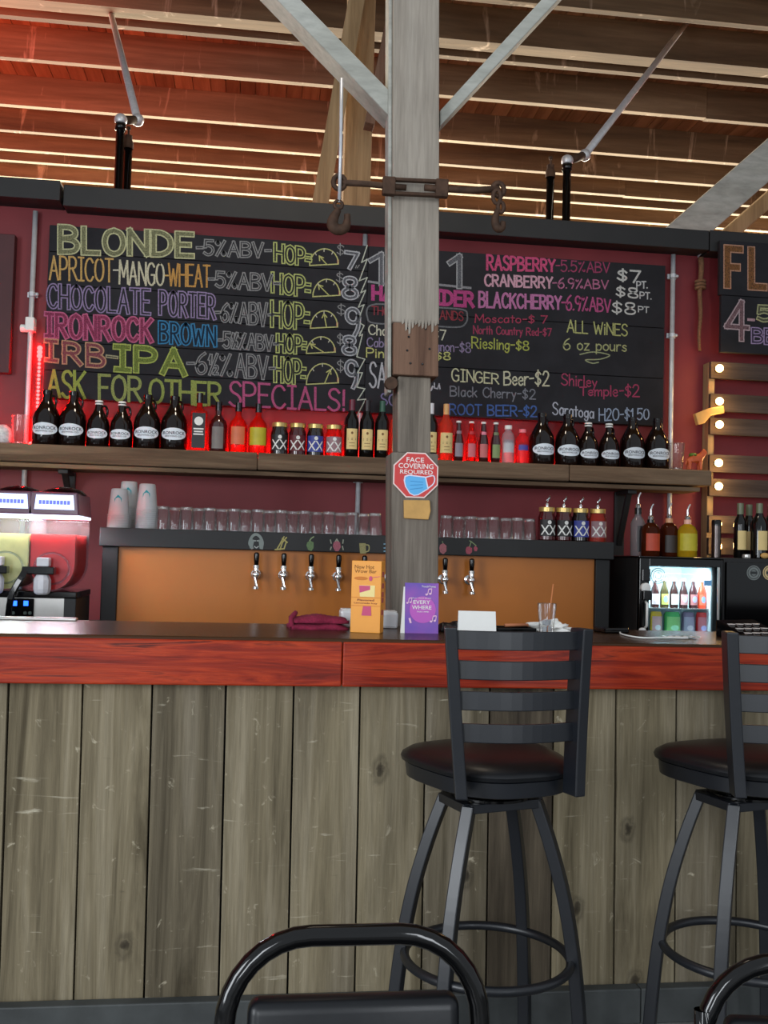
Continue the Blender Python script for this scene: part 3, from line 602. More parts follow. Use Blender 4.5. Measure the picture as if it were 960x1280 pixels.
for s, q in (('7', (433, 315, 334, 447, 317, 336)), ('8', (429, 347, 372, 446, 348, 373)), ('9', (433, 386, 418, 449, 388, 420)), ('8', (429, 421, 442, 444, 422, 443)), ('9', (433, 451, 483, 447, 453, 485))):
    lb(s, q, (190, 192, 200), 4.2, style='fill', fill=(112, 114, 122))
for q in ((421, 305, 318, 430, 306, 319), (420, 340, 352, 429, 341, 353), (421, 380, 393, 432, 381, 394), (421, 417, 430, 429, 418, 431), (421, 450, 464, 430, 451, 465)): lb('$', q, GREY, 1.3)
for x_, y_ in ((446, 332), (447, 369), (448, 414), (445, 440), (446, 478)): pline(LB, [[(x_ - 1.5, y_ + 3), (x_ - .5, y_)], [(x_ + .5, y_ + 3), (x_ + 3, y_ - .5)]], 1.2, GREY, YC)
pline(LB, [[(459, 307), (452, 328), (459, 324), (449, 351), (459, 347), (451, 366), (457, 363), (448, 384), (455, 381), (447, 402), (455, 407), (449, 420), (453, 418), (446, 446), (456, 449), (447, 466), (453, 466), (446, 484), (456, 486), (447, 500), (457, 499), (446, 520)]], 1.4, (200, 206, 190), YC)
# right board
rb('1', (463, 317, 354, 486, 319, 356), (176, 178, 184), 5.5, style='fill', fill=(118, 120, 128)); pline(RB, [[(461, 352), (489, 356)]], 3, (150, 152, 158), YC)
rb('1', (562, 320, 358, 582, 322, 359), (176, 178, 184), 6.5, style='fill', fill=(118, 120, 128)); pline(RB, [[(549, 356), (588, 360)]], 3, (150, 152, 158), YC)
rb('91', (501, 319, 356, 540, 321, 358), (176, 178, 184), 5.5, style='fill', fill=(118, 120, 128))
rb('HARD CIDER', (466, 358, 374, 591, 366, 383), (202, 70, 140), 4.6, gap=2.4)
rb('THOUSAND ISLANDS', (465, 383, 393, 579, 390, 401), (160, 60, 72), 1.5)
pline(RB, [[(470, 380), (460, 384), (459, 396), (468, 404), (520, 406), (570, 409), (582, 404), (584, 394), (578, 387), (540, 384), (500, 381), (470, 380)]], 2.0, (120, 122, 128), YC, smooth=True)
rb('Chardonnay-$7', (461, 406, 418, 557, 413, 425), (216, 214, 190), 1.7); rb('Cabernet Sauvignon-$8', (459, 422, 433, 588, 429, 441), (152, 136, 176), 1.5); rb('Pinot Noir-$8', (458, 435, 446, 563, 441, 450), (204, 204, 120), 1.7)
rb('SARANAC', (462, 453, 484, 541, 460, 489), (196, 196, 204), 2.4, gap=2); rb('SODA', (476, 492, 506, 520, 495, 509), (130, 118, 168), 1.9); pline(RB, [[(543, 479), (543, 485), (547, 486), (549, 480), (550, 486)]], 1.6, (190, 190, 200), YC)
rb('RASPBERRY', (609, 319, 337, 693, 325, 339), (226, 78, 130), 3.0, gap=2.2); rb('-5.5%ABV', (695, 325, 339, 762, 329, 341), (176, 66, 106), 1.7)
rb('CRANBERRY', (606, 343, 357, 690, 347, 360), (226, 168, 190), 2.6, gap=2.2); rb('-6.9%ABV', (691, 347, 360, 760, 351, 361), (196, 110, 150), 1.8)
rb('BLACKCHERRY', (599, 365, 384, 701, 371, 386), (206, 120, 176), 3.0, gap=2.2); rb('-6.9%ABV', (702, 368, 387, 763, 375, 390), (204, 82, 140), 2.2)
rb('$7', (772, 337, 350, 800, 339, 354), (220, 220, 216), 2.6); rb('PT.', (796, 352, 361, 809, 352, 360), WHITE, 1.8)
rb('$8', (770, 358, 370, 797, 361, 373), (220, 220, 216), 2.2); rb('PT.', (800, 365, 373, 814, 366, 374), WHITE, 1.6); rb('$8', (765, 377, 391, 794, 379, 393), (220, 220, 216), 2.2); rb('PT', (798, 383, 390, 811, 384, 391), WHITE, 1.5)
rb('Moscato-$ 7', (594, 393, 403, 684, 395, 404), (186, 62, 92), 1.6); rb('North Country Red-$7', (592, 407, 417, 689, 411, 420), (180, 64, 96), 1.5)
rb('ALL WiNES', (709, 400, 415, 784, 406, 420), (196, 198, 120), 1.8); rb('6 oz pours', (704, 423, 437, 783, 427, 439), (186, 188, 128), 1.7)
pline(RB, [[(725, 443), (742, 440), (762, 444), (750, 449), (732, 450), (740, 454), (748, 453)]], 1.6, (170, 176, 130), YC, smooth=True)
rb('Riesling-$8', (590, 421, 435, 661, 427, 438), (186, 194, 84), 1.7)
rb('GINGER', (565, 460, 476, 623, 468, 480), (222, 220, 176), 1.8); rb('Beer-$2', (630, 465, 481, 686, 464, 482), (216, 214, 180), 2.0)
rb('Black Cherry-$2', (563, 483, 495, 669, 487, 499), (136, 138, 150), 1.6); rb('ROOT BEER-$2', (562, 505, 518, 671, 508, 521), (74, 112, 190), 1.9)
rb('Shirley', (702, 467, 481, 746, 472, 484), (190, 66, 104), 1.7); rb('Temple-$2', (725, 484, 494, 799, 481, 496), (190, 66, 104), 1.8)
rb('Saratoga', (691, 503, 518, 742, 510, 523), (196, 200, 216), 1.7); rb('H2O-$1.50', (749, 511, 526, 811, 511, 524), (166, 184, 214), 1.7)

# tasting board on the far right
YF = 5.10
FB = thing('chalkboard', 'small two-panel chalkboard at the right edge with big orange letters', 'chalkboard', (0, 0, 0))
a = P(900, 303, YF); c = P(902, 369, YF); d = P(903, 440, YF)
MB().box(a.x, a.x + 1.05, YF, YF + .026, c.z + .003, P(902, 300, YF).z).build('board_panel', M['board_black'], FB, bevel=.003)
MB().box(a.x + .012, a.x + 1.05, YF, YF + .026, d.z, c.z).build('board_panel', M['board_black'], FB, bevel=.003)
chalk(FB, 'FLI', (909, 311, 357, 980, 316, 361), (216, 156, 124), 9.5, YF, 'fill', (160, 104, 56), gap=4.6); chalk(FB, 'GHTS', (994, 317, 361, 1120, 324, 368), (216, 156, 124), 7.5, YF, 'fill', (150, 98, 54), gap=3.6)
chalk(FB, '4', (908, 376, 422, 934, 378, 424), (206, 178, 184), 6.5, YF, 'fill', (150, 112, 118)); chalk(FB, '-', (935, 390, 408, 942, 391, 409), (206, 160, 170), 3.6, YF)
chalk(FB, '5 oz', (948, 383, 400, 1010, 386, 404), (196, 196, 140), 4.4, YF, 'fill', (112, 112, 84)); chalk(FB, 'BEERS', (941, 411, 428, 1010, 414, 432), (176, 150, 196), 3.6, YF, 'fill', (70, 58, 84))
MB().box(a.x + .3, a.x + .36, YF + .026, YW, d.z + .03, c.z).build('wall_cleat', M['black_paint'], FB)
# thin dark maroon box on the wall at the far left
o = MB().box(-2.3, P(9, 380, YF).x, YC, YW - .002, P(5, 462, YF).z, P(5, 285, YF).z).build('wall_strip', plain('dark_maroon_strip', (66, 22, 26), .6), bevel=.003); tag(o, 'dark maroon strip on the wall at the far left edge', 'panel')

# ------------------------------------------------------------------ conduits on the wall
def conduit(pxs, label, wid=.026, dy_=.03):
    a = P(*pxs[0], YW - dy_); b = P(*pxs[-1], YW - dy_); x_ = (a.x + b.x) / 2
    t = thing('wall_conduit', label, 'conduit', (x_, YW - dy_, .93))
    MB().tube([(0, 0, 0), (0, 0, 3.0 - .93)], wid / 2, 12).build('conduit_tube', M['galvanised'], t, smooth=True)
    return t
def strap(t, py, px):
    z = P(px, py, YW - .03).z - .93; mb = MB().box(-.026, .026, .012, .028, z - .014, z + .014); mb.lathe([(.017, z - .012), (.017, z + .012)], 12); mb.ball((.024, -.0, z), .009, 5); mb.build('pipe_strap', M['galvanised'], t, bevel=.002)
def mid(px0, y0, px1, y1): return [(px0, y0), (px1, y1)]
t = conduit(mid(45, 258, 30, 600), 'grey metal conduit running down the wall at the far left'); strap(t, 368, 42)
z = P(36, 406, YW - .03).z - .93; mb = MB().box(-.022, .022, -.03, .03, z - .035, z + .035); mb.tube([(-.05, 0, z - .02), (0, 0, z - .02)], .02, 10); mb.build('junction_fitting', M['white'], t, bevel=.005)
t = conduit(mid(457, 290, 447, 625), 'grey metal conduit on the wall just left of the grey post', dy_=.016); strap(t, 600, 447)
t = conduit(mid(841, 315, 838, 600), 'bright metal conduit on the wall right of the right chalkboard'); strap(t, 419, 840); strap(t, 345, 841)
# ------------------------------------------------------------------ long shelf
ZS = 1.79; YS = 4.985; xe = P(890, 596, YS).x
sh = thing('wall_shelf', 'long thick reclaimed wood shelf carrying the bottles', 'shelf', (0, YS, ZS))
mb = MB(); mb.k = .3; mb.box(-3.2, P(322, 570, YS).x, 0, .255, -.088, 0); mb.k = 2.2; mb.box(P(322, 570, YS).x + .002, P(712, 590, YS).x, 0, .255, -.086, 0); mb.k = 3.7; mb.box(P(712, 590, YS).x + .002, xe, 0, .255, -.082, 0)
mb.build('shelf_plank', M['shelf'], sh, bevel=.007)
MB().box(-3.2, xe - .05, .03, .255, -.112, -.09).build('under_board', M['shelf'], sh, bevel=.004)
def bracket(px, label, zlow):
    x_ = P(px, 600, YW - .05).x; t = thing('shelf_bracket', label, 'bracket', (x_, YW - .012, ZS - .115))
    MB().box(-.028, .028, -.018, .0, zlow, 0).build('wall_plate', M['black_paint'], t, bevel=.003)
    MB().box(-.024, .024, -.20, -.018, -.02, 0).build('shelf_arm', M['black_paint'], t, bevel=.003)
    MB().beam((0, -.012, zlow * .8), (0, -.15, -.012), .022, .03, (1, 0, 0)).build('strut', M['black_paint'], t, bevel=.003)
bracket(86, 'black iron bracket under the left end of the long shelf', -.16); bracket(777, 'black iron bracket under the right part of the long shelf', -.36)
# red LED strips
xa = P(36, 540, YW - .06).x
t = thing('led_strip', 'red LED strip glowing along the back of the long shelf', 'light strip', (0, YW - .055, ZS))
MB().box(xa, 1.62, -.008, .012, .001, .006).build('strip_tape', paint((60, 20, 20)), t)
mb = MB()
for i in range(58): x_ = xa + .02 + i * (1.58 - xa) / 58; mb.box(x_ - .009, x_ + .009, -.006, .008, .007, .012)
tag(mb.build('led_chip', M['red_led'], t), kind='stuff')
a = P(46, 428, YW - .05); b = P(33, 548, YW - .05)
t = thing('led_strip', 'red LED strip hanging down the far left conduit', 'light strip', (a.x, YW - .045, ZS))
dx = .018; MB().box(dx - .006, dx + .006, -.01, .0, .0, a.z - ZS).build('strip_tape', paint((90, 20, 20)), t)
mb = MB()
for i in range(26): z = .01 + i * (a.z - ZS - .02) / 26; mb.ball((dx, -.013, z), .0085 if i < 23 else .014, 4)
mb.ball((dx - .02, -.02, .012), .018, 5); mb.ball((dx + .01, -.02, .012), .014, 5)
tag(mb.build('led_chip', M['red_led'], t, smooth=True), kind='stuff')
# ------------------------------------------------------------------ pallet sign with bulbs, wedge, rope
YQ = 5.16; q0 = P(886, 560, YQ)
t = thing('pallet_rack', 'grey-brown slatted pallet on the wall at the right edge', 'pallet', (q0.x, YQ, 0))
for i, (ya, yb) in enumerate(((452, 473), (492, 514), (522, 543), (568, 590), (598, 620), (644, 666), (672, 693))):
    mb = MB(); mb.k = i * 1.9; mb.box(0, 1.3, -.012, .012, P(886, yb, YQ).z, P(886, ya, YQ).z); mb.build('slat', M['pallet'], t, bevel=.003)
for x_ in (.0, .62, 1.25): MB().box(x_, x_ + .035, .012, .085, P(886, 700, YQ).z, P(886, 452, YQ).z).build('stringer', M['tanpost'], t, bevel=.003)
for i, (bx, by) in enumerate(((898, 461), (898, 502), (898, 531), (897, 579), (897, 608), (896, 655), (896, 683))):
    p = P(bx, by, YQ - .03); o = thing('marquee_bulb', 'glowing round bulb on the pallet, %s from the top of the column' % ORD[i + 1], 'light bulb', (p.x, YQ - .012, p.z), 0, 'pallet bulbs')
    MB().ball((0, -.032, 0), .021, 8).build('bulb_glass', M['bulb'], o, smooth=True)
    MB().lathe([(.014, 0), (.014, -.012), (.010, -.02)], 12, axis='y').build('bulb_socket', M['black_paint'], o)
    lamp('bulb_light', 'POINT', (p.x, YQ - .085, p.z), (p.x, 0, p.z), .55, (1, .62, .24), .02)
a = P(888, 519, YQ - .05)
R2 = lambda px, py: (P(px, py, YQ - .05).x - a.x, P(px, py, YQ - .05).z - a.z)
o = MB().prism([R2(869, 517), R2(873, 531), R2(881, 529), R2(889, 519), R2(906, 516), R2(905, 507), R2(887, 510)], 0, .035).build('wooden_wedge', M['tan'], loc=(a.x, YQ - .05, a.z), bevel=.004); tag(o, 'small tan wooden wedge tilted across the left edge of the pallet', 'wedge')
a = P(877, 318, YW - .05)
t = thing('hanging_rope', 'frayed brown rope with a knot hanging on the wall beside the pallet', 'rope', (a.x, YW - .04, a.z))
zz = lambda y: P(877, y, YW - .04).z - a.z
rp = plain('rope_fibre', (120, 84, 58), .9, var=.35, scale=90, bumpy=.5)
pts = [(.004 * math.sin(i), 0, zz(322 + i * 9)) for i in range(14)]
MB().tube(pts, lambda q: .016 - .008 * q, 8, up=(0, 1, 0)).build('rope_strand', rp, t, smooth=True)
mb = MB()
for i in range(3): mb.tube([(.026 * math.cos(k * PI / 5), .012 * math.sin(k * PI / 5), zz(352 + i * 4) + .004 * math.sin(k)) for k in range(10)], .009, 7, True)
mb.build('knot', rp, t, smooth=True)
MB().tube([(0, .035, .0), (0, -.02, .012)], .005, 6).build('nail', M['galvanised'], t)

# ------------------------------------------------------------------ back counter and tap box
ZC = .93
t = thing('back_counter', 'dark back counter behind the bar under the taps and fridges', 'counter', (0, 4.1, 0))
MB().box(-3.2, 4.2, 0, 1.14, ZC - .04, ZC).build('counter_top', M['black_paint'], t, bevel=.004)
MB().box(-3.2, 4.2, .05, 1.14, .08, ZC - .04).build('counter_body', M['black_paint'], t)
YX = 4.5; ZX0, ZX1 = 1.306, 1.388
xa = P(126, 658, YX).x; xb = P(765, 690, YX).x
tb = thing('tap_box', 'long black beer tap box with an orange front panel', 'tap box', (0, YX, ZC))
z = lambda v: v - ZC
MB().box(xa, xb, -.03, .46, z(ZX0), z(ZX1)).build('top_beam', M['black_paint'], tb, bevel=.004)
w0 = P(147, 720, YX).x; w1 = P(743, 740, YX).x
for a_, b_ in ((xa + .012, w0), (w1, xb - .012)): MB().box(a_, b_, -.012, .45, 0, z(ZX0)).build('side_post', M['black_paint'], tb, bevel=.004)
MB().box(w0, w1, .01, .03, 0.02, z(ZX0)).build('front_panel', M['orange_panel'], tb)
MB().box(w0, w1, -.012, .03, 0, .02).build('bottom_rail', M['black_paint'], tb)
MB().box(w0, w1, .42, .44, 0, z(ZX0)).build('back_panel', M['black_paint'], tb)
taps = [(320, 0), (354, 0), (388, 0), (422, 0), (454, 0), (486, 0), (554, 0), (587, 0)]
for i, (px, _) in enumerate(taps):
    yb = 690 + (px - 320) * .026
    p = P(px, yb + 28, YX - .02); x_ = p.x; zf = z(p.z)
    s_ = YX / F
    o = MB().lathe([(.022, .008), (.022, -.006), (.012, -.012), (.012, -.055)], 14, c=(x_, 0, zf), axis='y')
    o.ball((x_, -.058, zf), .019, 8).tube([(x_, -.06, zf), (x_, -.075, zf - .012), (x_, -.082, zf - .05)], lambda q: .011 - .003 * q, 10)
    o.lathe([(.010, zf - .05), (.014, zf - .052), (.014, zf - .062), (.010, zf - .064)], 12, c=(x_, -.082, 0)).lathe([(.009, zf), (.013, zf + .022), (.009, zf + .04)], 12, c=(x_, -.06, 0))
    f = o.build('beer_faucet', M['chrome'], tb, smooth='auto')
    MB().lathe([(.008, zf + .034), (.010, zf + .045), (.0125, zf + .08), (.012, zf + .092), (.006, zf + .098)], 14, c=(x_, -.06, 0)).build('tap_handle', M['gloss_black'], f, smooth='auto')
    MB().lathe([(.0135, zf + .030), (.0135, zf + .042)], 14, c=(x_, -.06, 0)).build('collar', M['steel'], f, smooth='auto')
YE = YX - .03
def em(ls, w_, col, sm=False, name='emblem'): return pline(tb, ls, w_, col, YE, sm, name)
# pline builds at world depth, so shift it into the tap box's space
_old = strokes_on
def em(ls, w_, col, sm=False):
    o = pline(tb, ls, w_, col, YE, sm, 'chalk_emblem', .3); o.location = (0, -YX, -ZC); return o
def fillshape(poly, col, name='chalk_emblem', Y=YE):
    TK[0] += 1; pts = [P(a, b, Y) for a, b in poly]; mb = MB(); y = Y - .0007 - .0001 * (TK[0] % 5)
    c = sum((Vector(p) for p in pts), Vector()) / len(pts); vs = [(c.x, y, c.z)] + [(p.x, y, p.z) for p in pts]; n = len(pts)
    o = mb.add(vs, [(0, 1 + k, 1 + (k + 1) % n) for k in range(n)]).build(name, chalk_col(col, .38), tb); o.location = (0, -YX, -ZC); return o
em([[(315, 685), (312, 679), (315, 671), (320, 668), (325, 671), (328, 678), (327, 685)], [(314, 684), (316, 676)], [(326, 684), (325, 676)]], 3.4, (150, 160, 156), True)
em([[(318, 676), (319.5, 676)], [(321.5, 676), (323, 676)], [(318, 683), (320.5, 685), (323, 683)]], 1.2, (196, 200, 196))
em([[(346, 687), (350, 680), (355, 671)], [(350, 687), (353, 678), (358, 672)], [(344, 687), (355, 686)], [(353, 673), (359, 678)], [(355, 686), (358, 677)]], 1.6, (198, 186, 110))
fillshape([(383, 682), (384, 678), (388, 676), (392, 678), (392, 685), (389, 689), (385, 687)], (122, 152, 104)); em([[(387, 676), (389, 673), (392, 671)]], 1.4, (160, 180, 130))
fillshape([(416, 683), (417, 678), (421, 676), (425, 678), (426, 684), (423, 689), (419, 689)], (196, 110, 126)); em([[(419, 677), (421, 674), (423, 677)], [(413, 675), (414, 679)], [(429, 675), (428.5, 679)], [(413, 687), (414, 684)], [(429, 687), (428, 683)]], 1.4, (176, 180, 160))
fillshape([(449, 679), (457, 679), (457.5, 692), (450, 692)], (176, 168, 112)); em([[(457, 681), (461, 682), (461, 688), (457.5, 690)]], 1.5, (176, 168, 112), True); em([[(452, 681), (452.5, 690)], [(455, 681), (455, 690)]], .9, (100, 96, 70))
fillshape([(482, 677), (492, 677), (492, 690), (482, 690)], (84, 136, 178)); em([[(480, 680), (493, 680)], [(480, 685), (493, 685)], [(480, 689), (493, 689)]], 1.2, (140, 190, 220))
fillshape([(549, 685), (550, 681), (554, 679), (558, 682), (558, 689), (554, 693), (550, 690)], (196, 118, 126)); em([[(554, 680), (553, 677)]], 1.2, (130, 150, 110))
fillshape([(582, 688), (583, 684), (586, 683), (590, 685), (590, 690), (587, 693), (583, 692)], (196, 92, 110)); fillshape([(592, 685), (594, 682), (597, 685), (596, 689), (593, 689)], (196, 92, 110)); em([[(587, 683), (589, 677), (595, 682)], [(589, 677), (587, 676)]], 1.1, (150, 170, 120))

# ------------------------------------------------------------------ glasses and cups on the tap box
def tumbler(mb, r0_, r1_, h, flip=True, th=.0022):
    pr = [(r1_ - .0016, h - .001), (r1_ - .0008, h), (r1_, h - .001), (r1_ * .985, h * .9), (r0_, .004), (r0_ * .96, .0008), (.0001, 0)]
    if flip: pr = [(r, h - z_) for r, z_ in pr]
    return mb.lathe(pr, 20)
g0 = thing('tumbler_glass', 'x', 'glass', (0, 0, 0), 0, 'upturned tumblers on the tap box')
tumbler(MB(), .029, .037, .104).build('glass_wall', M['glass'], g0, smooth='auto')
MB().lathe([(.0001, .090), (.027, .090), (.0275, .101), (.0001, .101)], 18).build('thick_base', M['glass_base'], g0, smooth='auto')
first = True; nrow = {0: 0, 1: 0}
for row, (y0, off) in enumerate(((YX + .07, 0), (YX + .15, 15))):
    px = 203 + off
    while px < 668:
        if 482 < px < 556: px += 29.6; continue
        nrow[row] += 1
        side = 'left of the grey post' if px < 500 else 'right of the grey post'
        nn = nrow[row] if px < 500 else nrow[row] - nrow.get((row, 'L'), 0)
        if px < 500: nrow[(row, 'L')] = nrow[row]
        lab = 'upturned clear tumbler, %s from left in the %s row %s' % (ORD[nn], ('front', 'rear')[row], side)
        p = P(px, 650, y0); loc = (p.x + random.uniform(-.003, .003), y0 + random.uniform(-.004, .004), ZX1)
        if first: g0.location = loc; g0['label'] = lab; first = False
        else: dup(g0, loc, lab, random.uniform(0, 6))
        px += 29.6
def cupstack(px, ytop, dy, n_, label):
    p = P(px, 650, YX + dy); zt_ = P(px, ytop, YX + dy).z - ZX1
    t = thing('plastic_cup_stack', label, 'cups', (p.x, YX + dy, ZX1))
    ch = .12; step = (zt_ - ch) / (n_ - 1)
    for k in range(n_):
        b = k * step; r1, r2 = .047, .036
        MB().lathe([(r1 + .0025, b), (r1 + .0025, b + .005), (r1, b + .006), (r2, b + ch - .004), (r2 - .004, b + ch), (.0001, b + ch)], 24).build('plastic_cup', M['cup_plastic'], t, smooth='auto')
    mb = MB(); u0_ = b + ch * .55; mb.add([(r2 * 1.12 * math.sin(a_), -r2 * 1.16 * math.cos(a_), zz_) for a_, zz_ in ((-.4, u0_ - .02), (.35, u0_ - .022), (.4, u0_ + .01), (.0, u0_ + .026), (-.38, u0_ + .008))], [(0, 1, 2, 3, 4)]); mb.build('teal_print', paint((30, 150, 160)), t)
cupstack(148, 611, .07, 9, 'front stack of upturned plastic cups at the left end of the tap box')
cupstack(160, 602, .20, 10, 'taller stack of plastic cups behind the front stack on the tap box')
cupstack(183, 605, .08, 10, 'stack of upturned plastic cups beside the row of tumblers')

# ------------------------------------------------------------------ bottles and jars
G_BROWN = plain('growler_glass', (18, 7, 5), .06, var=.05, spec=.5)
G_DARK = plain('wine_glass_dark', (9, 8, 7), .06, var=.05, spec=.5)
G_RED = translucent('red_backlit_bottle', (235, 36, 26), .45)  # red LED backlight through clear bottles, put into the colour
G_CLEARRED = translucent('pale_spirit', (255, 120, 100), .7)
G_ROSE = translucent('rose_wine', (228, 84, 60), .35)
G_AMBER = translucent('amber_spirit', (96, 40, 16), .3); G_YEL = translucent('yellow_spirit', (226, 190, 40), .3); G_DRED = plain('dark_red_bottle', (56, 10, 12), .08, var=.05, spec=.9, coat=.5)
def blabel(t, r, w_, z0, z1, mat, name='paper_label'): return patch(MB(), r + .0007, w_, z0, z1).build(name, mat, t)
LBL = plain('growler_label', (226, 234, 242), .5, var=.03); INK = plain('label_ink', (30, 36, 52), .6, var=.05)
BEIGE = plain('wine_label', (226, 200, 136), .6, var=.06)
def growler(big):
    k = 1.0 if big else .84
    t = thing('growler', 'x', 'bottle')
    R_ = .0665 * (1 if big else .83); Hh = .285 * (1 if big else .84)
    if big: pr = [(.0001, 0), (R_ * .94, 0), (R_, .008), (R_, .132), (R_ * .93, .16), (R_ * .62, .198), (R_ * .36, .228), (.021, .248), (.021, .262), (.024, .263), (.024, .27), (.0001, .27)]
    else: pr = [(.0001, 0), (R_ * .94, 0), (R_, .006), (R_, .11), (R_ * .9, .138), (R_ * .55, .172), (R_ * .34, .196), (.017, .212), (.017, .222), (.02, .223), (.02, .228), (.0001, .228)]
    MB().lathe(pr, 28).build('bottle_body', G_BROWN, t, smooth='auto')
    zc = pr[-1][1]; MB().lathe([(.0235 * k, zc - .012), (.0235 * k, zc + .007), (.022 * k, zc + .009), (.0001, zc + .009)], 20).build('screw_cap', M['gloss_black'] if big else M['white'], t, smooth='auto')
    a = zc - .03; c_ = R_ * .36
    hp = crom([(.018, 0, a + .012), (.036, 0, a + .014), (.046, 0, a - .006), (.044, 0, a - .03), (.034, 0, a - .052)], 5)
    hp = [Vector((p.x * .8, p.x * .6, p.z)) for p in hp]; MB().tube(hp, .0062, 8).build('ring_handle', G_BROWN, t, smooth=True)
    zl = pr[3][1] * .62; lw = R_ * 2.15; lh = R_ * .92
    fn = curved(R_ + .0008); fi = curved(R_ + .0014)
    lab = oval(MB(), lambda u, v: fn(u, v + zl), lw, lh).build('oval_label', LBL, t)
    mb = MB(); ptext(mb, 'IRONROCK', 0, zl + lh * .08, lw * .86, lh * .26, fi); ptext(mb, 'BREWING CO', 0, zl - lh * .19, lw * .6, lh * .13, fi); mb.build('label_lettering', INK, lab)
    return t
def sh_at(px, Y=YS + .12): return (P(px, 555, Y).x, Y, ZS)
gb = growler(True); gs = growler(False); used = {}
def put(proto, loc, label, rz=0):
    if proto.name not in used:
        used[proto.name] = 1; proto.location = loc; proto['label'] = label; proto.rotation_euler = (0, 0, rz); return proto
    return dup(proto, loc, label, rz)
gl = [('big', 57, 'at the far left beside the glowing red strip'), ('big', 90, 'second from the left end of the shelf'), ('small', 122, 'third from the left end of the shelf, white cap'), ('small', 151, 'fourth from the left end of the shelf, white cap'), ('big', 183, 'fifth on the shelf, right of the two white-capped ones'), ('big', 217, 'beside the square black-labelled bottle'),
      ('big', 677, 'right of the pink plastic bottle on the shelf'), ('big', 709, 'just left of the white-capped pair on the right'), ('small', 735, 'left one of the white-capped pair on the right'), ('small', 761, 'right one of the white-capped pair on the right'), ('big', 790, 'second last growler on the right of the shelf'), ('big', 821, 'last growler on the right, beside the empty glass')]
for kd, px, tx in gl:
    o = put(gb if kd == 'big' else gs, sh_at(px, YS + (.12 if kd == 'big' else .105)), ('large' if kd == 'big' else 'smaller') + ' dark brown growler, ' + tx, random.uniform(-.05, .05)); o['group'] = 'brown growlers on the shelf'
def bottle(name, label, cat, loc, prof, mat, cap=None, capmat=None, labels=(), rz=0, pour=False, group=None, texts=()):
    t = thing(name, label, cat, loc, rz, group)
    MB().lathe(prof, 24).build('bottle_body', mat, t, smooth='auto')
    zt_ = prof[-1][1]
    if cap: MB().lathe([(cap[0], zt_ - cap[1]), (cap[0], zt_ + cap[2]), (.0001, zt_ + cap[2])], 18).build('cap', capmat, t, smooth='auto')
    for (r, w_, z0, z1, mt) in labels:
        l = blabel(t, r, w_, z0, z1, mt)
    for (r, s, cv, wd, ht, mt) in texts:
        mb = MB(); ptext(mb, s, 0, cv, wd, ht, curved(r + .0014)); mb.build('label_lettering', mt, l)
    if pour:
        MB().lathe([(.011, zt_), (.013, zt_ + .012), (.006, zt_ + .02), (.006, zt_ + .03), (.0045, zt_ + .05)], 12).tube([(0, 0, zt_ + .045), (.004, 0, zt_ + .06), (.012, 0, zt_ + .072)], .0042, 8).build('pour_spout', M['chrome'], t, smooth='auto')
    return t
def sq_bottle(label, loc):
    t = thing('liquor_bottle', label, 'bottle', loc)
    MB().box(-.041, .041, -.035, .035, 0, .21).build('bottle_body', G_RED, t, bevel=.008)
    MB().lathe([(.034, .208), (.016, .226), (.014, .25), (.0001, .25)], 16).build('bottle_neck', G_RED, t, smooth='auto')
    MB().lathe([(.016, .25), (.017, .30), (.0001, .30)], 16).build('stopper', M['gloss_black'], t, smooth='auto')
    l = MB().box(-.032, .032, -.0365, -.0352, .02, .196).build('paper_label', plain('black_label', (24, 20, 24), .5), t)
    mb = MB(); oval(mb, flat(-.0375), .044, .044, 20, 0, .155)
    for z_, w_ in ((.112, .05), (.098, .044), (.085, .05)): mb.box(-w_ / 2, w_ / 2, -.0375, -.0366, z_, z_ + .007)
    mb.build('label_print', M['white'], l)
sq_bottle('tall square clear bottle with a black label and black stopper on the shelf', sh_at(248))
BP = lambda R_, sh_, nk, H_, h2: [(.0001, 0), (R_ * .95, 0), (R_, .006), (R_, sh_), (R_ * .86, sh_ + .022), (R_ * .5, sh_ + .042), (nk, sh_ + .055), (nk, H_), (.0001, H_)]
WL = plain('pale_label_stripe', (200, 190, 180), .5); GRL = plain('grey_label', (120, 112, 108), .5); PEACH = plain('peach_label', (214, 110, 70), .5); OLIVE = plain('yellow_green_label', (190, 176, 40), .5)
bp = BP(.046, .14, .015, .215, 0)
bottle('liquor_bottle', 'round dark bottle with grey label and black stopper, right of the square bottle', 'bottle', sh_at(272), bp, G_DRED, (.0165, .0, .045), M['gloss_black'], [(.046, .06, .02, .13, GRL)])
bottle('liquor_bottle', 'round red-glowing bottle with peach label and black stopper on the shelf', 'bottle', sh_at(297), bp, G_RED, (.0165, .0, .045), M['gloss_black'], [(.046, .075, .045, .135, PEACH)])
bottle('liquor_bottle', 'round red-glowing bottle with a yellow-green label and black stopper on the shelf', 'bottle', sh_at(322), bp, G_RED, (.0165, .0, .045), M['gloss_black'], [(.046, .10, .045, .135, OLIVE)])
GOLD = plain('gold_lid', (206, 178, 112), .3, .7)
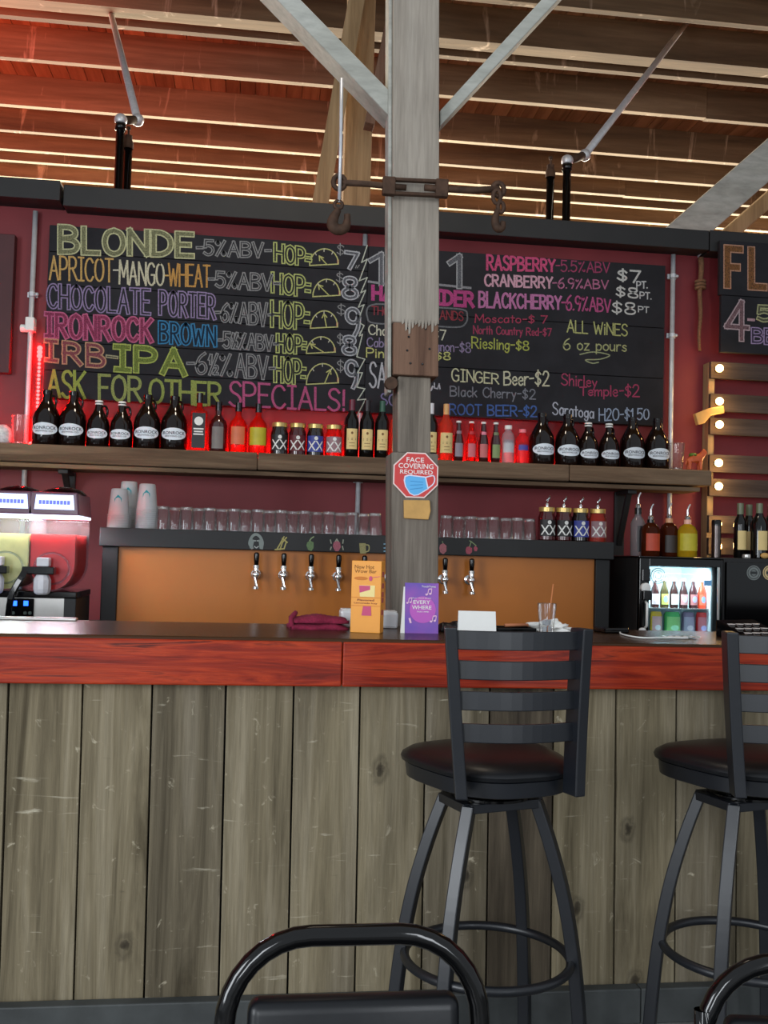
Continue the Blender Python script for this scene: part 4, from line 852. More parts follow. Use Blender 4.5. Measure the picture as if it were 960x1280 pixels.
def xxjar(label, loc, glass, lab, pour=False, s=1.0):
    t = thing('mason_jar', label, 'jar', loc, 0, 'jars with crossed labels')
    r = .044 * s; h = .145 * s
    MB().lathe([(.0001, 0), (r * .9, 0), (r, .006), (r, h * .8), (r * .86, h * .9), (r * .82, h), (.0001, h)], 24).build('jar_body', glass, t, smooth='auto')
    MB().lathe([(r * .9, h), (r * .9, h + .02 * s), (r * .85, h + .022 * s), (.0001, h + .022 * s)], 24).build('jar_lid', GOLD, t, smooth='auto')
    l = None
    l = patch(MB(), r + .0008, r * 2.2, h * .16, h * .72).build('paper_label', lab, t)
    mb = MB(); fn = curved(r + .0018); z0 = h * .2; z1 = h * .54
    for cx_ in (-.021 * s, .021 * s):
        for sgn in (1, -1):
            n_ = 6; w_ = .0042 * s
            for k in range(n_):
                u0_ = cx_ + sgn * (-.018 + .036 * k / n_) * s; u1_ = cx_ + sgn * (-.018 + .036 * (k + 1) / n_) * s; v0_ = z0 + (z1 - z0) * k / n_; v1_ = z0 + (z1 - z0) * (k + 1) / n_
                mb.add([fn(u0_ - w_, v0_), fn(u0_ + w_, v0_), fn(u1_ + w_, v1_), fn(u1_ - w_, v1_)], [(0, 1, 2, 3)])
    oval(mb, fn, .02 * s, .02 * s, 14, .002, h * .63)
    mb.build('crossed_lettering', M['white'], l)
    if pour: MB().lathe([(.008, h + .02), (.009, h + .034), (.006, h + .04)], 12).tube([(0, 0, h + .038), (.002, 0, h + .055), (.012, 0, h + .066), (.014, 0, h + .076)], .0055, 8).build('pour_spout', M['chrome'], t, smooth='auto')
DKJ = plain('dark_jar', (22, 10, 12), .08, var=.05, spec=.9); CHERRY = plain('cherry_jar', (70, 10, 16), .08, var=.05, spec=.9)
LB_BLK = plain('jar_label_black', (26, 24, 26), .5); LB_MAR = plain('jar_label_maroon', (96, 26, 34), .5); LB_BLU = plain('jar_label_blue', (52, 64, 150), .5); LB_PAL = plain('jar_label_pale', (150, 116, 122), .5)
xxjar('dark jar with gold lid and black crossed label, first of the four on the shelf', sh_at(349), DKJ, LB_BLK); xxjar('dark jar with gold lid and maroon crossed label on the shelf', sh_at(371.5), CHERRY, LB_MAR)
xxjar('dark jar with gold lid and blue crossed label on the shelf', sh_at(394), DKJ, LB_BLU); xxjar('red-glowing jar with gold lid and pale crossed label on the shelf', sh_at(417), G_RED, LB_PAL)
wp = [(.0001, 0), (.034, 0), (.0375, .006), (.0375, .185), (.034, .205), (.02, .232), (.0145, .25), (.0145, .30), (.0001, .30)]
def winebottle(label, loc, glass, cap, lw=.06):
    t = bottle('wine_bottle', label, 'bottle', loc, wp, glass, (.0155, .055, .003), cap, [(.0375, lw, .045, .15, BEIGE)], group='wine bottles')
    mb = MB(); fn = curved(.0375 + .0015)
    for z_, w_ in ((.098, .044), (.092, .044), (.075, .03), (.06, .03)): mb.add([fn(-w_ / 2, z_), fn(0, z_), fn(w_ / 2, z_), fn(w_ / 2, z_ + .0028), fn(0, z_ + .0028), fn(-w_ / 2, z_ + .0028)], [(0, 1, 4, 5), (1, 2, 3, 4)])
    oval(mb, fn, .012, .014, 10, 0, .128)
    mb.build('label_print', plain('label_print', (120, 84, 40), .6), t)
WINE = plain('capsule_wine', (96, 34, 52), .4); CAPD = plain('capsule_dark', (34, 26, 28), .35); CAPG = plain('capsule_green', (44, 84, 66), .4); CAPW = plain('capsule_white', (214, 212, 216), .4); CAPT = plain('capsule_tan', (214, 164, 104), .4); CAPV = plain('capsule_violet', (88, 76, 150), .4)
winebottle('dark wine bottle with maroon capsule, leftmost of those left of the post', sh_at(439), G_DARK, WINE); winebottle('dark wine bottle with black capsule left of the post', sh_at(458), G_DARK, CAPD); winebottle('dark wine bottle with green capsule left of the post', sh_at(477), G_DARK, CAPG)
winebottle('rose wine bottle with violet capsule partly hidden by the left side of the post', sh_at(496), G_ROSE, CAPV); winebottle('dark wine bottle with white capsule partly hidden by the right side of the post', sh_at(538), G_DARK, CAPW); winebottle('amber wine bottle with tan capsule just right of the post', sh_at(557), G_AMBER if 0 else G_ROSE, CAPT, .075)
sp = [(.0001, 0), (.024, 0), (.0265, .005), (.0265, .105), (.022, .135), (.013, .17), (.0115, .20), (.0115, .212), (.0001, .212)]
def soda(label, px, glass, lab, nk): bottle('soda_bottle', label, 'bottle', sh_at(px), sp, glass, (.0135, .004, .006), M['white'], [(.0268, .046, .03, .10, lab)], group='small soda bottles') ; blabel(bpy.data.objects[-1] if 0 else LAST(), .0175, .03, .142, .165, nk, 'neck_label')
def LAST(): return [o for o in C.objects if o.get('group') == 'small soda bottles'][-1]
soda('small soda bottle with grey-lilac label, first right of the amber wine bottle', 573, G_DRED, plain('lilac_label', (150, 138, 150), .5), plain('lilac_neck', (140, 120, 130), .5))
soda('small red soda bottle with pink label on the shelf', 589, G_RED, plain('pink_label', (220, 110, 120), .5), plain('red_neck', (190, 40, 50), .5))
soda('small dark soda bottle with pink and gold label on the shelf', 604, G_DRED, plain('rose_label', (206, 110, 110), .5), plain('pink_neck', (226, 130, 150), .5))
soda('small dark soda bottle with green and gold label on the shelf', 619.5, G_DRED, plain('sage_label', (130, 150, 96), .5), plain('sage_neck', (110, 120, 84), .5))
pp = [(.0001, 0), (.03, 0), (.034, .006), (.033, .05), (.034, .10), (.035, .135), (.03, .16), (.017, .175), (.017, .185), (.0001, .185)]
bottle('plastic_bottle', 'clear white-capped water bottle with pale label on the shelf', 'bottle', sh_at(635), pp, translucent('water_bottle', (206, 196, 204), .4), (.0195, .0, .02), M['white'], [(.0335, .07, .06, .13, plain('water_label', (190, 190, 196), .4))])
pp2 = [(r, z_ * .92) for r, z_ in pp]
bottle('plastic_bottle', 'pink-red plastic bottle with blue label and pink cap on the shelf', 'bottle', sh_at(653), pp2, translucent('pink_drink', (240, 60, 66), .3), (.019, .0, .018), plain('pink_cap', (236, 120, 130), .5), [(.0335, .06, .075, .115, plain('blue_label', (70, 64, 160), .5))])
def shelfglass(px, lab):
    t = thing('drinking_glass', lab, 'glass', sh_at(px)); tumbler(MB(), .033, .043, .15, False).build('glass_wall', M['glass'], t, smooth='auto'); MB().lathe([(.0001, .003), (.031, .003), (.032, .016), (.0001, .016)], 18).build('thick_base', M['glass_base'], t, smooth='auto')
shelfglass(24, 'empty pint glass at the left end of the shelf beside the red strip'); shelfglass(846, 'empty pint glass near the right end of the shelf beside the orange horse')
p = sh_at(3); t = thing('glass_jar', 'round white patterned jar at the far left edge of the shelf', 'jar', p)
MB().lathe([(.0001, 0), (.03, 0), (.042, .015), (.046, .05), (.036, .082), (.016, .098), (.0001, .1)], 22).build('jar_body', plain('mottled_white', (206, 206, 206), .4, var=.3, scale=60), t, smooth=True)
# horse figurine
p = sh_at(869, YS + .07); t = thing('horse_figurine', 'small orange horse figurine with a green saddle at the right end of the shelf', 'figurine', p, 0)
HO = plain('orange_glaze', (206, 92, 44), .4, var=.15)
me = bpy.data.meshes.new('horse_body'); vv = [(0, 0, .062), (-.03, 0, .064), (.028, 0, .066), (.042, 0, .088), (.05, 0, .108), (.066, 0, .098), (-.034, -.013, .036), (-.035, -.013, .004), (-.032, .013, .036), (-.034, .013, .004), (.026, -.013, .036), (.027, -.013, .004), (.026, .013, .036), (.025, .013, .004), (-.045, 0, .058), (-.052, 0, .03), (.047, 0, .122)]
ee = [(0, 1), (0, 2), (2, 3), (3, 4), (4, 5), (1, 6), (6, 7), (1, 8), (8, 9), (2, 10), (10, 11), (2, 12), (12, 13), (1, 14), (14, 15), (4, 16)]
me.from_pydata(vv, ee, []); me.materials.append(HO); ob = bpy.data.objects.new('horse_body', me); C.objects.link(ob); ob.parent = t
sk = ob.modifiers.new('skin', 'SKIN'); rr = [.021, .02, .019, .014, .012, .008, .009, .007, .009, .007, .009, .007, .009, .007, .006, .004, .004]
for i, r in enumerate(rr): me.skin_vertices[0].data[i].radius = (r, r)
me.skin_vertices[0].data[0].use_root = True
sb = ob.modifiers.new('subdivision', 'SUBSURF'); sb.levels = 2; sb.render_levels = 2
MB().lathe([(.0001, .0), (.019, 0), (.022, .008), (.016, .016), (.0001, .017)], 14, c=(-.012, 0, .078)).build('saddle', plain('green_glaze', (96, 128, 40), .5), t, smooth=True)
# jars with spouts and bottles at the right
def tb_at(px, dy=.14): return (P(px, 670, YX + dy).x, YX + dy, ZX1)
xxjar('dark red jar with black crossed label and chrome spout, leftmost of the spouted four', tb_at(683), CHERRY, LB_BLK, True, .96); xxjar('dark jar with black crossed label and chrome spout, second of the spouted four', tb_at(704), CHERRY, LB_BLK, True, .96)
xxjar('dark jar with blue crossed label and chrome spout on the tap box end', tb_at(725), DKJ, LB_BLU, True, .96); xxjar('jar with pale crossed label and chrome spout, rightmost on the tap box end', tb_at(746.5), G_CLEARRED, LB_PAL, True, .96)

# ------------------------------------------------------------------ slush machine
YM = 4.15; px2m = YM / F
o0 = P(33.5, 760, YM); MZ = ZC
sm = thing('slush_machine', 'two-bowl frozen drink machine with yellow and red slush at the left end', 'drink machine', (o0.x, YM, MZ))
def U(px, py): p = P(px, py, YM); return (p.x - o0.x, p.z - MZ)
xr_ = U(95, 740)[0]; xl_ = -xr_
zb0 = U(60, 743)[1]; zb1 = U(60, 776)[1]
MB().box(xl_, xr_, 0, .33, .0, zb0 - .012).build('steel_base', M['steel'], sm, bevel=.004)
MB().box(xr_ - .045, xr_ + .002, -.003, .332, .01, zb0 - .014).build('black_side_panel', M['black_paint'], sm, bevel=.003)
MB().box(xl_ - .004, xr_ + .004, -.01, .34, zb0 - .014, zb0 + .012).build('drip_deck', M['gloss_black'], sm, bevel=.004)
mb = MB()
for k in range(4): mb.box(xl_ - .02, xr_ - .01, -.13 + k * .032, -.11 + k * .032, -.0 + .012, .026)
mb.box(xl_ - .02, xr_ - .01, -.135, -.0, .0, .012); mb.build('drip_tray', M['steel'], sm, bevel=.003)
cp0 = U(8, 770); cp1 = U(43, 748)
cpn = MB().box(cp0[0], cp1[0], -.008, .0, cp0[1], cp1[1]).build('control_panel', M['gloss_black'], sm, bevel=.002)
a = U(15, 757); b = U(22, 751); c = U(30, 757); d = U(36, 751)
MB().box(a[0], b[0], -.010, -.008, a[1], b[1]).box(c[0], d[0], -.010, -.008, c[1], d[1]).build('blue_display', emitter('blue_display', (30, 90, 255), 4), cpn)
mb = MB()
for q in ((12, 766), (17, 766), (32, 766), (38, 766)): e = U(*q); mb.lathe([(.007, -.008), (.007, -.011), (.0001, -.012)], 10, c=(e[0], 0, e[1]), axis='y')
mb.build('push_button', paint((60, 76, 70)), cpn)
def arch(hw_, z0_, zt_, zmid, n_=14):   # flat-sided top, round bottom
    pts = [(hw_, zt_), (-hw_, zt_)]
    for k in range(n_ + 1):
        a_ = PI + PI * k / n_; pts.append((hw_ * math.cos(a_), zmid + (zmid - z0_) * math.sin(a_)))
    return pts
BOWL = glassy('bowl_plastic', (236, 240, 246), refl=.5, milk=.04)
zt_b = U(67, 645)[1]; zbot = zb0 + .012; hwb = px2m * 28.5; zm = U(67, 705)[1]
for side, col, nm in ((-1, 'yellow', ((238, 230, 150), 1)), (1, 'red', ((228, 14, 12), 1))):
    cx_ = U(65, 700)[0] * side
    bowl = MB()
    for (hw_, zt2, d0, d1, mat, pn) in ():
        pass
    ob = MB().prism([(cx_ + x_, z_) for x_, z_ in arch(hwb, zbot, zt_b, zm)], 0, .29).build('drink_bowl', BOWL, sm, smooth='auto')
    zl = U(67, 668)[1]
    MB().prism([(cx_ + x_ , z_) for x_, z_ in arch(hwb - .008, zbot + .006, zl, zm)], .010, .28).build('slush_drink', plain('slush_' + col, nm[0], .35, var=.08, scale=30), ob, smooth='auto')
    mb = MB(); mb.tube([(cx_ + hwb * .72 * math.cos(k * PI / 14), -.004, zm - .018 + hwb * .66 * math.sin(k * PI / 14)) for k in range(28)], .004, 6, True, (0, 1, 0)); mb.build('auger_ring', BOWL, ob, smooth=True)
    # head: lit lid, sign and dark dome
    zh0 = zt_b; zh1 = U(67, 612)[1]
    lid = MB(); lid.prism([(cx_ - hwb - .006, zh0 + .004), (cx_ + hwb + .006, zh0 + .004), (cx_ + hwb - .004, zh1 - .01), (cx_ - hwb + .004, zh1 - .01)], -.012, .30); lo = lid.build('bowl_lid', plain('lid_plastic_' + col, (96, 60, 78), .25, var=.05), sm, bevel=.006)
    MB().prism([(cx_ - hwb * .78, zh0 + .026), (cx_ + hwb * .86, zh0 + .026), (cx_ + hwb * .80, zh1 - .022), (cx_ - hwb * .72, zh1 - .022)], -.016, -.012).build('lit_sign', emitter('lit_sign_' + col, (190, 206, 255), 1.5), lo)
    mb = MB()
    for k in range(9): x_ = cx_ - hwb * .6 + k * hwb * .145; mb.box(x_, x_ + .011, -.0175, -.016, zh0 + .046, zh0 + .062)
    mb.build('sign_lettering', emitter('sign_ink_' + col, (90, 100, 225), 1.0), lo)
    MB().box(cx_ - hwb - .004, cx_ + hwb + .004, -.014, .295, zh0 - .006, zh0 + .004).build('light_bar', emitter('light_bar_' + col, (225, 236, 255), 1.8), lo)
    lamp('bowl_light', 'AREA', (o0.x + cx_, YM + .15, MZ + zh0 - .012), (o0.x + cx_, YM + .15, MZ), 5.5, (.93, .96, 1), .15, .26)
    MB().lathe([(hwb * .98, zh1 - .012), (hwb * .8, zh1 + .004), (hwb * .3, zh1 + .018), (.0001, zh1 + .02)], 20, c=(cx_ + .01, .14, 0)).build('lid_dome', glassy('dome_plastic_' + col, (150, 120, 130), refl=1.0), lo, smooth='auto')
    # spigot
    zs0 = U(60, 742)[1]; zs1 = U(60, 718)[1]
    sp_ = MB().lathe([(.024, zs1), (.034, zs1 - .02), (.034, zs0 + .02), (.03, zs0 + .004), (.02, zs0 - .002), (.0001, zs0 - .002)], 10, c=(cx_ - .025, -.045, 0)); sp_.box(cx_ - .05, cx_ - .002, -.05, .0, U(60, 708)[1], U(60, 697)[1]); so = sp_.build('dispensing_spout', plain('spout_white_' + col, (206, 206, 212), .35), sm, bevel=.004)
    zc_ = U(60, 712)[1]
    hb = MB(); hb.box(cx_ - .10, cx_ + .022, -.07, -.02, zc_ - .018, zc_ + .012)
    hb.sweep(crom([(cx_ - .085, -.06, zc_), (cx_ - .098, -.075, zc_ - .03), (cx_ - .13, -.085, zc_ - .10), (cx_ - .14, -.085, zc_ - .185)], 5), [(-.012, -.009), (.012, -.009), (.012, .009), (-.012, .009)], (0, 1, 0))
    hb.build('spigot_handle', M['gloss_black'], so, bevel=.004)

# ------------------------------------------------------------------ fridges on the back counter
YFr = 4.34
f0 = P(800, 697, YFr); f1 = P(904, 699, YFr); fz = f0.z - ZC; W0 = f1.x - f0.x
fr = thing('mini_fridge', 'black mini fridge with a lit glass door full of drinks', 'fridge', (f0.x, YFr, ZC))
bk = MB()
bk.box(0, .035, .03, .5, 0, fz).box(W0 - .035, W0, .03, .5, 0, fz).box(.035, W0 - .035, .03, .5, fz - .035, fz).box(.035, W0 - .035, .03, .5, 0, .03)
bk.build('cabinet', M['black_paint'], fr, bevel=.003)
MB().box(-.004, W0 + .004, .0, .5, fz, fz + .008).build('top_plate', M['gloss_black'], fr, bevel=.003)
LIN = plain('white_liner', (226, 240, 246), .5, var=.02)
MB().box(.035, W0 - .035, .36, .375, .03, fz - .035).box(.035, .04, .04, .36, .03, fz - .035).box(W0 - .04, W0 - .035, .04, .36, .03, fz - .035).box(.04, W0 - .04, .04, .36, .03, .036).box(.04, W0 - .04, .04, .36, fz - .04, fz - .036).build('inner_liner', LIN, fr)
d0 = P(812, 707, YFr); d1 = P(900, 792, YFr); dx0 = d0.x - f0.x; dx1 = d1.x - f0.x; dz1 = d0.z - ZC; dz0 = max(.02, d1.z - ZC)
dr = MB(); dr.box(0, dx0, 0, .028, 0, fz - .002).box(dx1, W0, 0, .028, 0, fz - .002).box(dx0, dx1, 0, .028, dz1, fz - .002).box(dx0, dx1, 0, .028, 0, dz0)
door = dr.build('fridge_door', M['gloss_black'], fr, bevel=.002)
MB().box(dx0, dx1, .010, .014, dz0, dz1).build('door_glass', glassy('door_glass', (240, 248, 250), refl=.5), door)
MB().box(dx1 - .016, dx1 - .006, -.003, .0, dz0, dz1).build('bright_trim', M['steel'], door)
hx = dx0 - .018; MB().tube([(hx, -.002, dz0 + .02), (hx, -.022, dz0 + .03), (hx, -.022, dz0 + .13), (hx, -.002, dz0 + .14)], .006, 8, up=(1, 0, 0)).build('door_handle', M['white'], door, smooth=True)
mb = MB(); kz = dz1 - .10; mb.lathe([(.022, -.001), (.022, -.02), (.012, -.024), (.0001, -.024)], 16, c=(hx - .004, 0, kz), axis='y'); mb.build('lock_knob', M['white'], door, smooth='auto')
mb = MB(); mb.box(hx - .02, hx + .018, -.014, 0, kz + .03, kz + .085).box(hx - .02, hx + .02, -.03, 0, kz - .055, kz - .012); mb.build('lock_body', M['gloss_black'], door, bevel=.003)
MB().lathe([(.016, -.001), (.016, -.014), (.0001, -.016)], 14, c=(hx - .014, 0, dz0 + .005), axis='y').build('hinge_cap', M['white'], door, smooth='auto')
mb = MB(); 
for r in (.034, .024, .014): mb.tube([(dx0 + .045 + r * math.cos(k * PI / 10), .0085, dz1 - .045 + r * math.sin(k * PI / 10)) for k in range(20)], .0022, 5, True, (0, 1, 0))
mb.build('round_decal', paint((150, 165, 165)), door)
MB().box(dx1 - .075, dx1 - .04, .0075, .0095, dz1 - .085, dz1 - .06).build('blue_sticker', paint((110, 170, 220)), door)
sz = dz0 + .13 if 0 else dz0 + (dz1 - dz0) * .36
MB().box(.042, W0 - .042, .05, .35, sz - .004, sz).build('wire_shelf', M['steel'], fr)
lamp('fridge_light', 'AREA', (f0.x + W0 / 2, YFr + .06, ZC + fz - .045), (f0.x + W0 / 2, YFr + .2, ZC + .05), 4.2, (.84, .97, 1), .26, .12)
cw = plain('can_white', (228, 214, 220), .4)
def can(px, zb_, h, r, bodyc, labc, label, dy=.12, capc=(230, 226, 226), bottleneck=False):
    x_ = P(px, 770, YFr + dy).x; t = thing('drink_can' if not bottleneck else 'soda_bottle', label, 'can' if not bottleneck else 'bottle', (x_, YFr + dy, ZC + zb_), 0, 'drinks in the lit fridge')
    bm_ = paint(bodyc, .25)
    if bottleneck: pr = [(.0001, 0), (r * .95, 0), (r, .005), (r, h * .55), (r * .8, h * .68), (r * .42, h * .84), (r * .38, h), (.0001, h)]
    else: pr = [(.0001, 0), (r * .8, 0), (r, .008), (r, h * .88), (r * .84, h * .97), (r * .84, h), (.0001, h)]
    MB().lathe(pr, 20).build('body', bm_, t, smooth='auto')
    if bottleneck: MB().lathe([(r * .46, h - .004), (r * .46, h + .008), (.0001, h + .008)], 14).build('cap', paint(capc), t, smooth='auto')
    l = patch(MB(), r + .0007, r * 2.1, h * .12, h * (.5 if bottleneck else .8)).build('paper_label', paint(labc, .5), t)
    mb = MB(); oval(mb, curved(r + .0014), r * 1.1, h * .24, 14, 0, h * .32); mb.build('label_emblem', paint(tuple(min(255, q + 60) for q in labc[::-1]), .5), l)
zlo = .037; hl = sz - .012 - zlo
for i, (px, bc, lc, nm) in enumerate(((820, (240, 190, 60), (244, 190, 190), 'yellow and pink'), (840, (90, 190, 110), (150, 214, 130), 'green'), (860, (150, 130, 160), (190, 180, 206), 'lilac'), (877, (236, 60, 60), (240, 140, 150), 'red and pink'))):
    can(px, zlo, hl * .94, (.027, .037, .029, .027)[i], bc, lc, '%s can on the bottom shelf of the lit mini fridge' % nm, .10)
for i, (px, bc, lc, nm) in enumerate(((818, (60, 24, 24), (240, 210, 214), 'dark bottle with pale pink label, first'), (830, (70, 60, 30), (210, 220, 110), 'dark bottle with yellow-green label, second'), (842, (50, 24, 22), (226, 206, 200), 'dark bottle with cream label, third'), (854, (56, 30, 30), (206, 150, 150), 'dark bottle with rose label, fourth'), (866, (60, 26, 30), (190, 120, 120), 'dark bottle with dusty label, fifth'), (877, (240, 70, 40), (244, 110, 80), 'orange-red bottle, last'))):
    can(px, sz, (fz - .05 - sz) * .72, .0195, bc, lc, '%s on the upper fridge shelf' % nm, .09, bottleneck=True)
# second black fridge
g0_ = P(907, 697, YFr + .02); g1 = P(1010, 700, YFr + .02); gz = g0_.z - ZC
f2 = thing('black_cooler', 'plain black cooler with round stickers at the right edge', 'fridge', (g0_.x, YFr + .02, ZC))
MB().box(0, g1.x - g0_.x, .02, .5, 0, gz).build('cabinet', M['black_paint'], f2, bevel=.004)
MB().box(.006, g1.x - g0_.x - .006, 0, .02, .02, gz - .02).build('cooler_door', M['gloss_black'], f2, bevel=.004)
for px, cc, nm in ((942, (120, 126, 124), 'grey'), (962, (206, 180, 130), 'tan')):
    p = P(px, 716, YFr + .02); c_ = (p.x - g0_.x, p.z - ZC); r = .034
    mb = MB(); oval(mb, flat(-.0012), r * 2, r * 2, 26, *c_); s_ = mb.build('round_sticker', paint(cc), f2)
    mb = MB()
    mb.tube([(c_[0] + r * .82 * math.cos(k * PI / 12), -.0016, c_[1] + r * .82 * math.sin(k * PI / 12)) for k in range(24)], .0014, 4, True, (0, 1, 0))
    mb.box(c_[0] - r * .5, c_[0] + r * .5, -.0022, -.0012, c_[1] - .006, c_[1] + .006); mb.tube([(c_[0] + r * .45 * math.cos(k * PI / 8), -.0016, c_[1] + r * .45 * math.sin(k * PI / 8)) for k in range(16)], .0014, 4, True, (0, 1, 0)); mb.build('sticker_print', paint((40, 44, 46)), s_)
# liquor bottles on the mini fridge
ZT = ZC + fz + .008
def ft(px, dy=.14): return (P(px, 680, YFr + dy).x, YFr + dy, ZT)
hs = YFr / F
CLR = translucent('clear_spirit', (196, 190, 196), .55)
lp = lambda R_, sh_, H_: [(.0001, 0), (R_ * .94, 0), (R_, .006), (R_, sh_), (R_ * .8, sh_ + .02), (.015, sh_ + .036), (.0135, H_), (.0001, H_)]
bottle('liquor_bottle', 'tall clear bottle with a dark stripe, leftmost on the mini fridge', 'bottle', ft(797, .16), lp(.034, .15, .225), CLR, (.0165, .03, .0), M['gloss_black'], [(.034, .03, .02, .14, plain('dark_stripe', (34, 30, 34), .4))], pour=True)
bottle('liquor_bottle', 'amber bottle with a red-orange label and black pourer on the mini fridge', 'bottle', ft(813, .10), lp(.044, .12, .17), G_AMBER, (.0165, .03, .0), M['gloss_black'], [(.044, .075, .025, .105, plain('red_label', (186, 66, 36), .5))], pour=True)
bottle('liquor_bottle', 'dark amber bottle with black label and tan neck on the mini fridge', 'bottle', ft(836, .15), lp(.042, .125, .18), G_AMBER, (.0165, .04, .0), plain('tan_neck', (206, 150, 110), .4), [(.042, .07, .02, .10, plain('umber_label', (50, 40, 36), .5))], pour=True)
bottle('liquor_bottle', 'rounded bottle with a yellow-green label and pink neck, rightmost on the mini fridge', 'bottle', ft(859, .11), lp(.045, .12, .175), G_YEL, (.0165, .035, .0), plain('pink_collar', (226, 170, 150), .4), [(.045, .11, .03, .11, OLIVE)], pour=True)
ZT2 = ZC + gz
def f2t(px, dy=.16): return (P(px, 680, YFr + .02 + dy).x, YFr + .02 + dy, ZT2)
WG = plain('capsule_sage', (104, 110, 84), .4)
def wb2(px, lab, cap, dy, s=1): 
    t = bottle('wine_bottle', lab, 'bottle', f2t(px, dy), [(r * s, z_ * .86) for r, z_ in wp], G_DARK, (.0155, .05, .003), cap, [(.0375 * s, .05, .04, .13, BEIGE)], group='wine bottles on the cooler')
wb2(925, 'dark wine bottle with sage capsule, leftmost on the black cooler', WG, .14, .8); wb2(936, 'dark wine bottle with sage capsule, second on the black cooler', WG, .22, .85); wb2(949, 'dark wine bottle with sage capsule, nearest and largest on the black cooler', WG, .10, 1.05); wb2(963, 'dark wine bottle with maroon capsule at the right edge on the black cooler', WINE, .18, .9)
p = P(903, 690, YFr + .2); t = thing('steel_canister', 'slim dark metal canister standing between the two fridges', 'canister', (f2t(914, .05)[0] - .03, YFr + .16, ZT2))
MB().lathe([(.0001, 0), (.022, 0), (.022, .15), (.0001, .15)], 18).build('canister_body', plain('dark_metal', (92, 84, 82), .25, .9), t, smooth='auto'); MB().lathe([(.023, .15), (.023, .172), (.019, .178), (.0001, .178)], 18).build('canister_lid', M['gloss_black'], t, smooth='auto')
p = f2t(932, .05); t = thing('metal_cap', 'small grey screw cap lying on the black cooler before the wine bottles', 'cap', (p[0], YFr + .06, ZT2)); MB().lathe([(.018, 0), (.02, .008), (.018, .018), (.012, .018), (.012, .01), (.0001, .01)], 16).build('cap_body', M['steel'], t, smooth='auto')
p = f2t(954, .05); t = thing('corks', 'pale cork stopper lying on the black cooler', 'cork', (p[0], YFr + .055, ZT2)); MB().ball((0, 0, .014), .014, 6, sx=1.5).build('cork_body', M['tan'], t, smooth=True); t.name = 'cork_stopper'

# ------------------------------------------------------------------ things on the bar top
ZB = 1.068
def bt(px, py): return PZ(px, py, ZB)
# folded towel
p = bt(397, 787); p.y = 3.12; p.x = P(397, 780, 3.12).x
t = thing('bar_towel', 'folded magenta bar towel lying on the bar', 'towel', (p.x, 3.12, ZB), .06)
TW = plain('magenta_terry', (128, 26, 58), .95, var=.3, scale=160, bumpy=.6)
def fold(z0, hw_, d_, th, dx_=0, ph=0):
    mb = MB(); nx, ny = 26, 10; top = []; vs = []; fs = []
    for s_ in (0, 1):
        for i in range(nx):
            for j in range(ny):
                u = i / (nx - 1) * 2 - 1; v = j / (ny - 1) * 2 - 1
                e = (1 - abs(u) ** 6) * (1 - abs(v) ** 4); zz_ = z0 + (th * (.35 + .65 * e) if s_ else 0) + .003 * math.sin(5 * u + ph) * s_ + .0015 * math.sin(17 * u + 9 * v) * s_
                vs.append((dx_ + u * hw_ + .004 * math.sin(6 * v + ph), v * d_ + .004 * math.sin(7 * u), max(z0, zz_)))
    n_ = nx * ny
    for i in range(nx - 1):
        for j in range(ny - 1):
            a = i * ny + j; fs.append((n_ + a, n_ + a + ny, n_ + a + ny + 1, n_ + a + 1)); fs.append((a + 1, a + ny + 1, a + ny, a))
    rim = [i * ny for i in range(nx)] + [(nx - 1) * ny + j for j in range(1, ny)] + [i * ny + ny - 1 for i in range(nx - 2, -1, -1)] + [j for j in range(ny - 2, 0, -1)]
    for a, b in zip(rim, rim[1:] + rim[:1]): fs.append((a, b, n_ + b, n_ + a))
    return mb.add(vs, fs)
fold(.0, .088, .062, .021).build('lower_fold', TW, t, smooth=True); fold(.0195, .082, .056, .022, .006, 2).build('upper_fold', TW, t, smooth=True)
MB().tube(crom([(-.085, -.055, .008), (-.086, -.03, .03), (-.07, 0, .047), (-.08, .04, .03)], 4), .008, 7).build('turned_corner', TW, t, smooth=True)
# white bowls behind the orange box
def bowl(px, lab, hh, wd):
    p = P(px, 780, 3.2); t = thing('white_tray', lab, 'dish', (p.x, 3.2, ZB))
    MB().prism([(-wd * .94, 0), (wd * .94, 0), (wd, hh), (-wd, hh)], -.04, .04).build('dish_body', plain('white_ceramic', (222, 224, 226), .3, var=.03), t, bevel=.008); MB().box(-wd * .85, wd * .85, -.032, .032, hh, hh + .003).build('napkin_fill', M['white'], t)
bowl(436, 'white dish peeking out left of the orange table card', .056, .030); bowl(483, 'white dish peeking out right of the orange table card', .052, .034)
# orange table card
YO = 2.98; a = P(439, 792, YO); wO = P(473, 792, YO).x - P(435, 792, YO).x; hO = P(456, 701, YO).z - ZB
oc = thing('table_card', 'tall orange three-sided drink menu card on the bar', 'menu card', ((P(438, 792, YO).x + P(474, 792, YO).x) / 2, YO, ZB), -.34)
OR = plain('orange_card', (244, 164, 62), .5, var=.04); OS = plain('orange_card_side', (226, 138, 60), .5, var=.05); PK = paint((204, 78, 120)); DKR = paint((122, 34, 30))
bx = MB().prism([(-wO / 2, 0), (wO / 2, 0), (wO / 2, .05), (-wO / 2, .05)], 0, hO, 'xy').build('card_body', OR, oc, bevel=.0015)
Yc = -.0009
mb = MB(); f_ = flat(Yc); ptext(mb, 'New Hot', -wO * .07, hO * .915, wO * .66, hO * .055, f_); ptext(mb, 'Wow Bar', -wO * .03, hO * .855, wO * .74, hO * .05, f_); mb.build('title_lettering', paint((150, 96, 20)), bx)
mb = MB(); ptext(mb, 'Flavored', -.0, hO * .455, wO * .56, hO * .028, f_); ptext(mb, 'Lemonade Icey', 0, hO * .41, wO * .78, hO * .026, f_); mb.build('middle_lettering', DKR, bx)
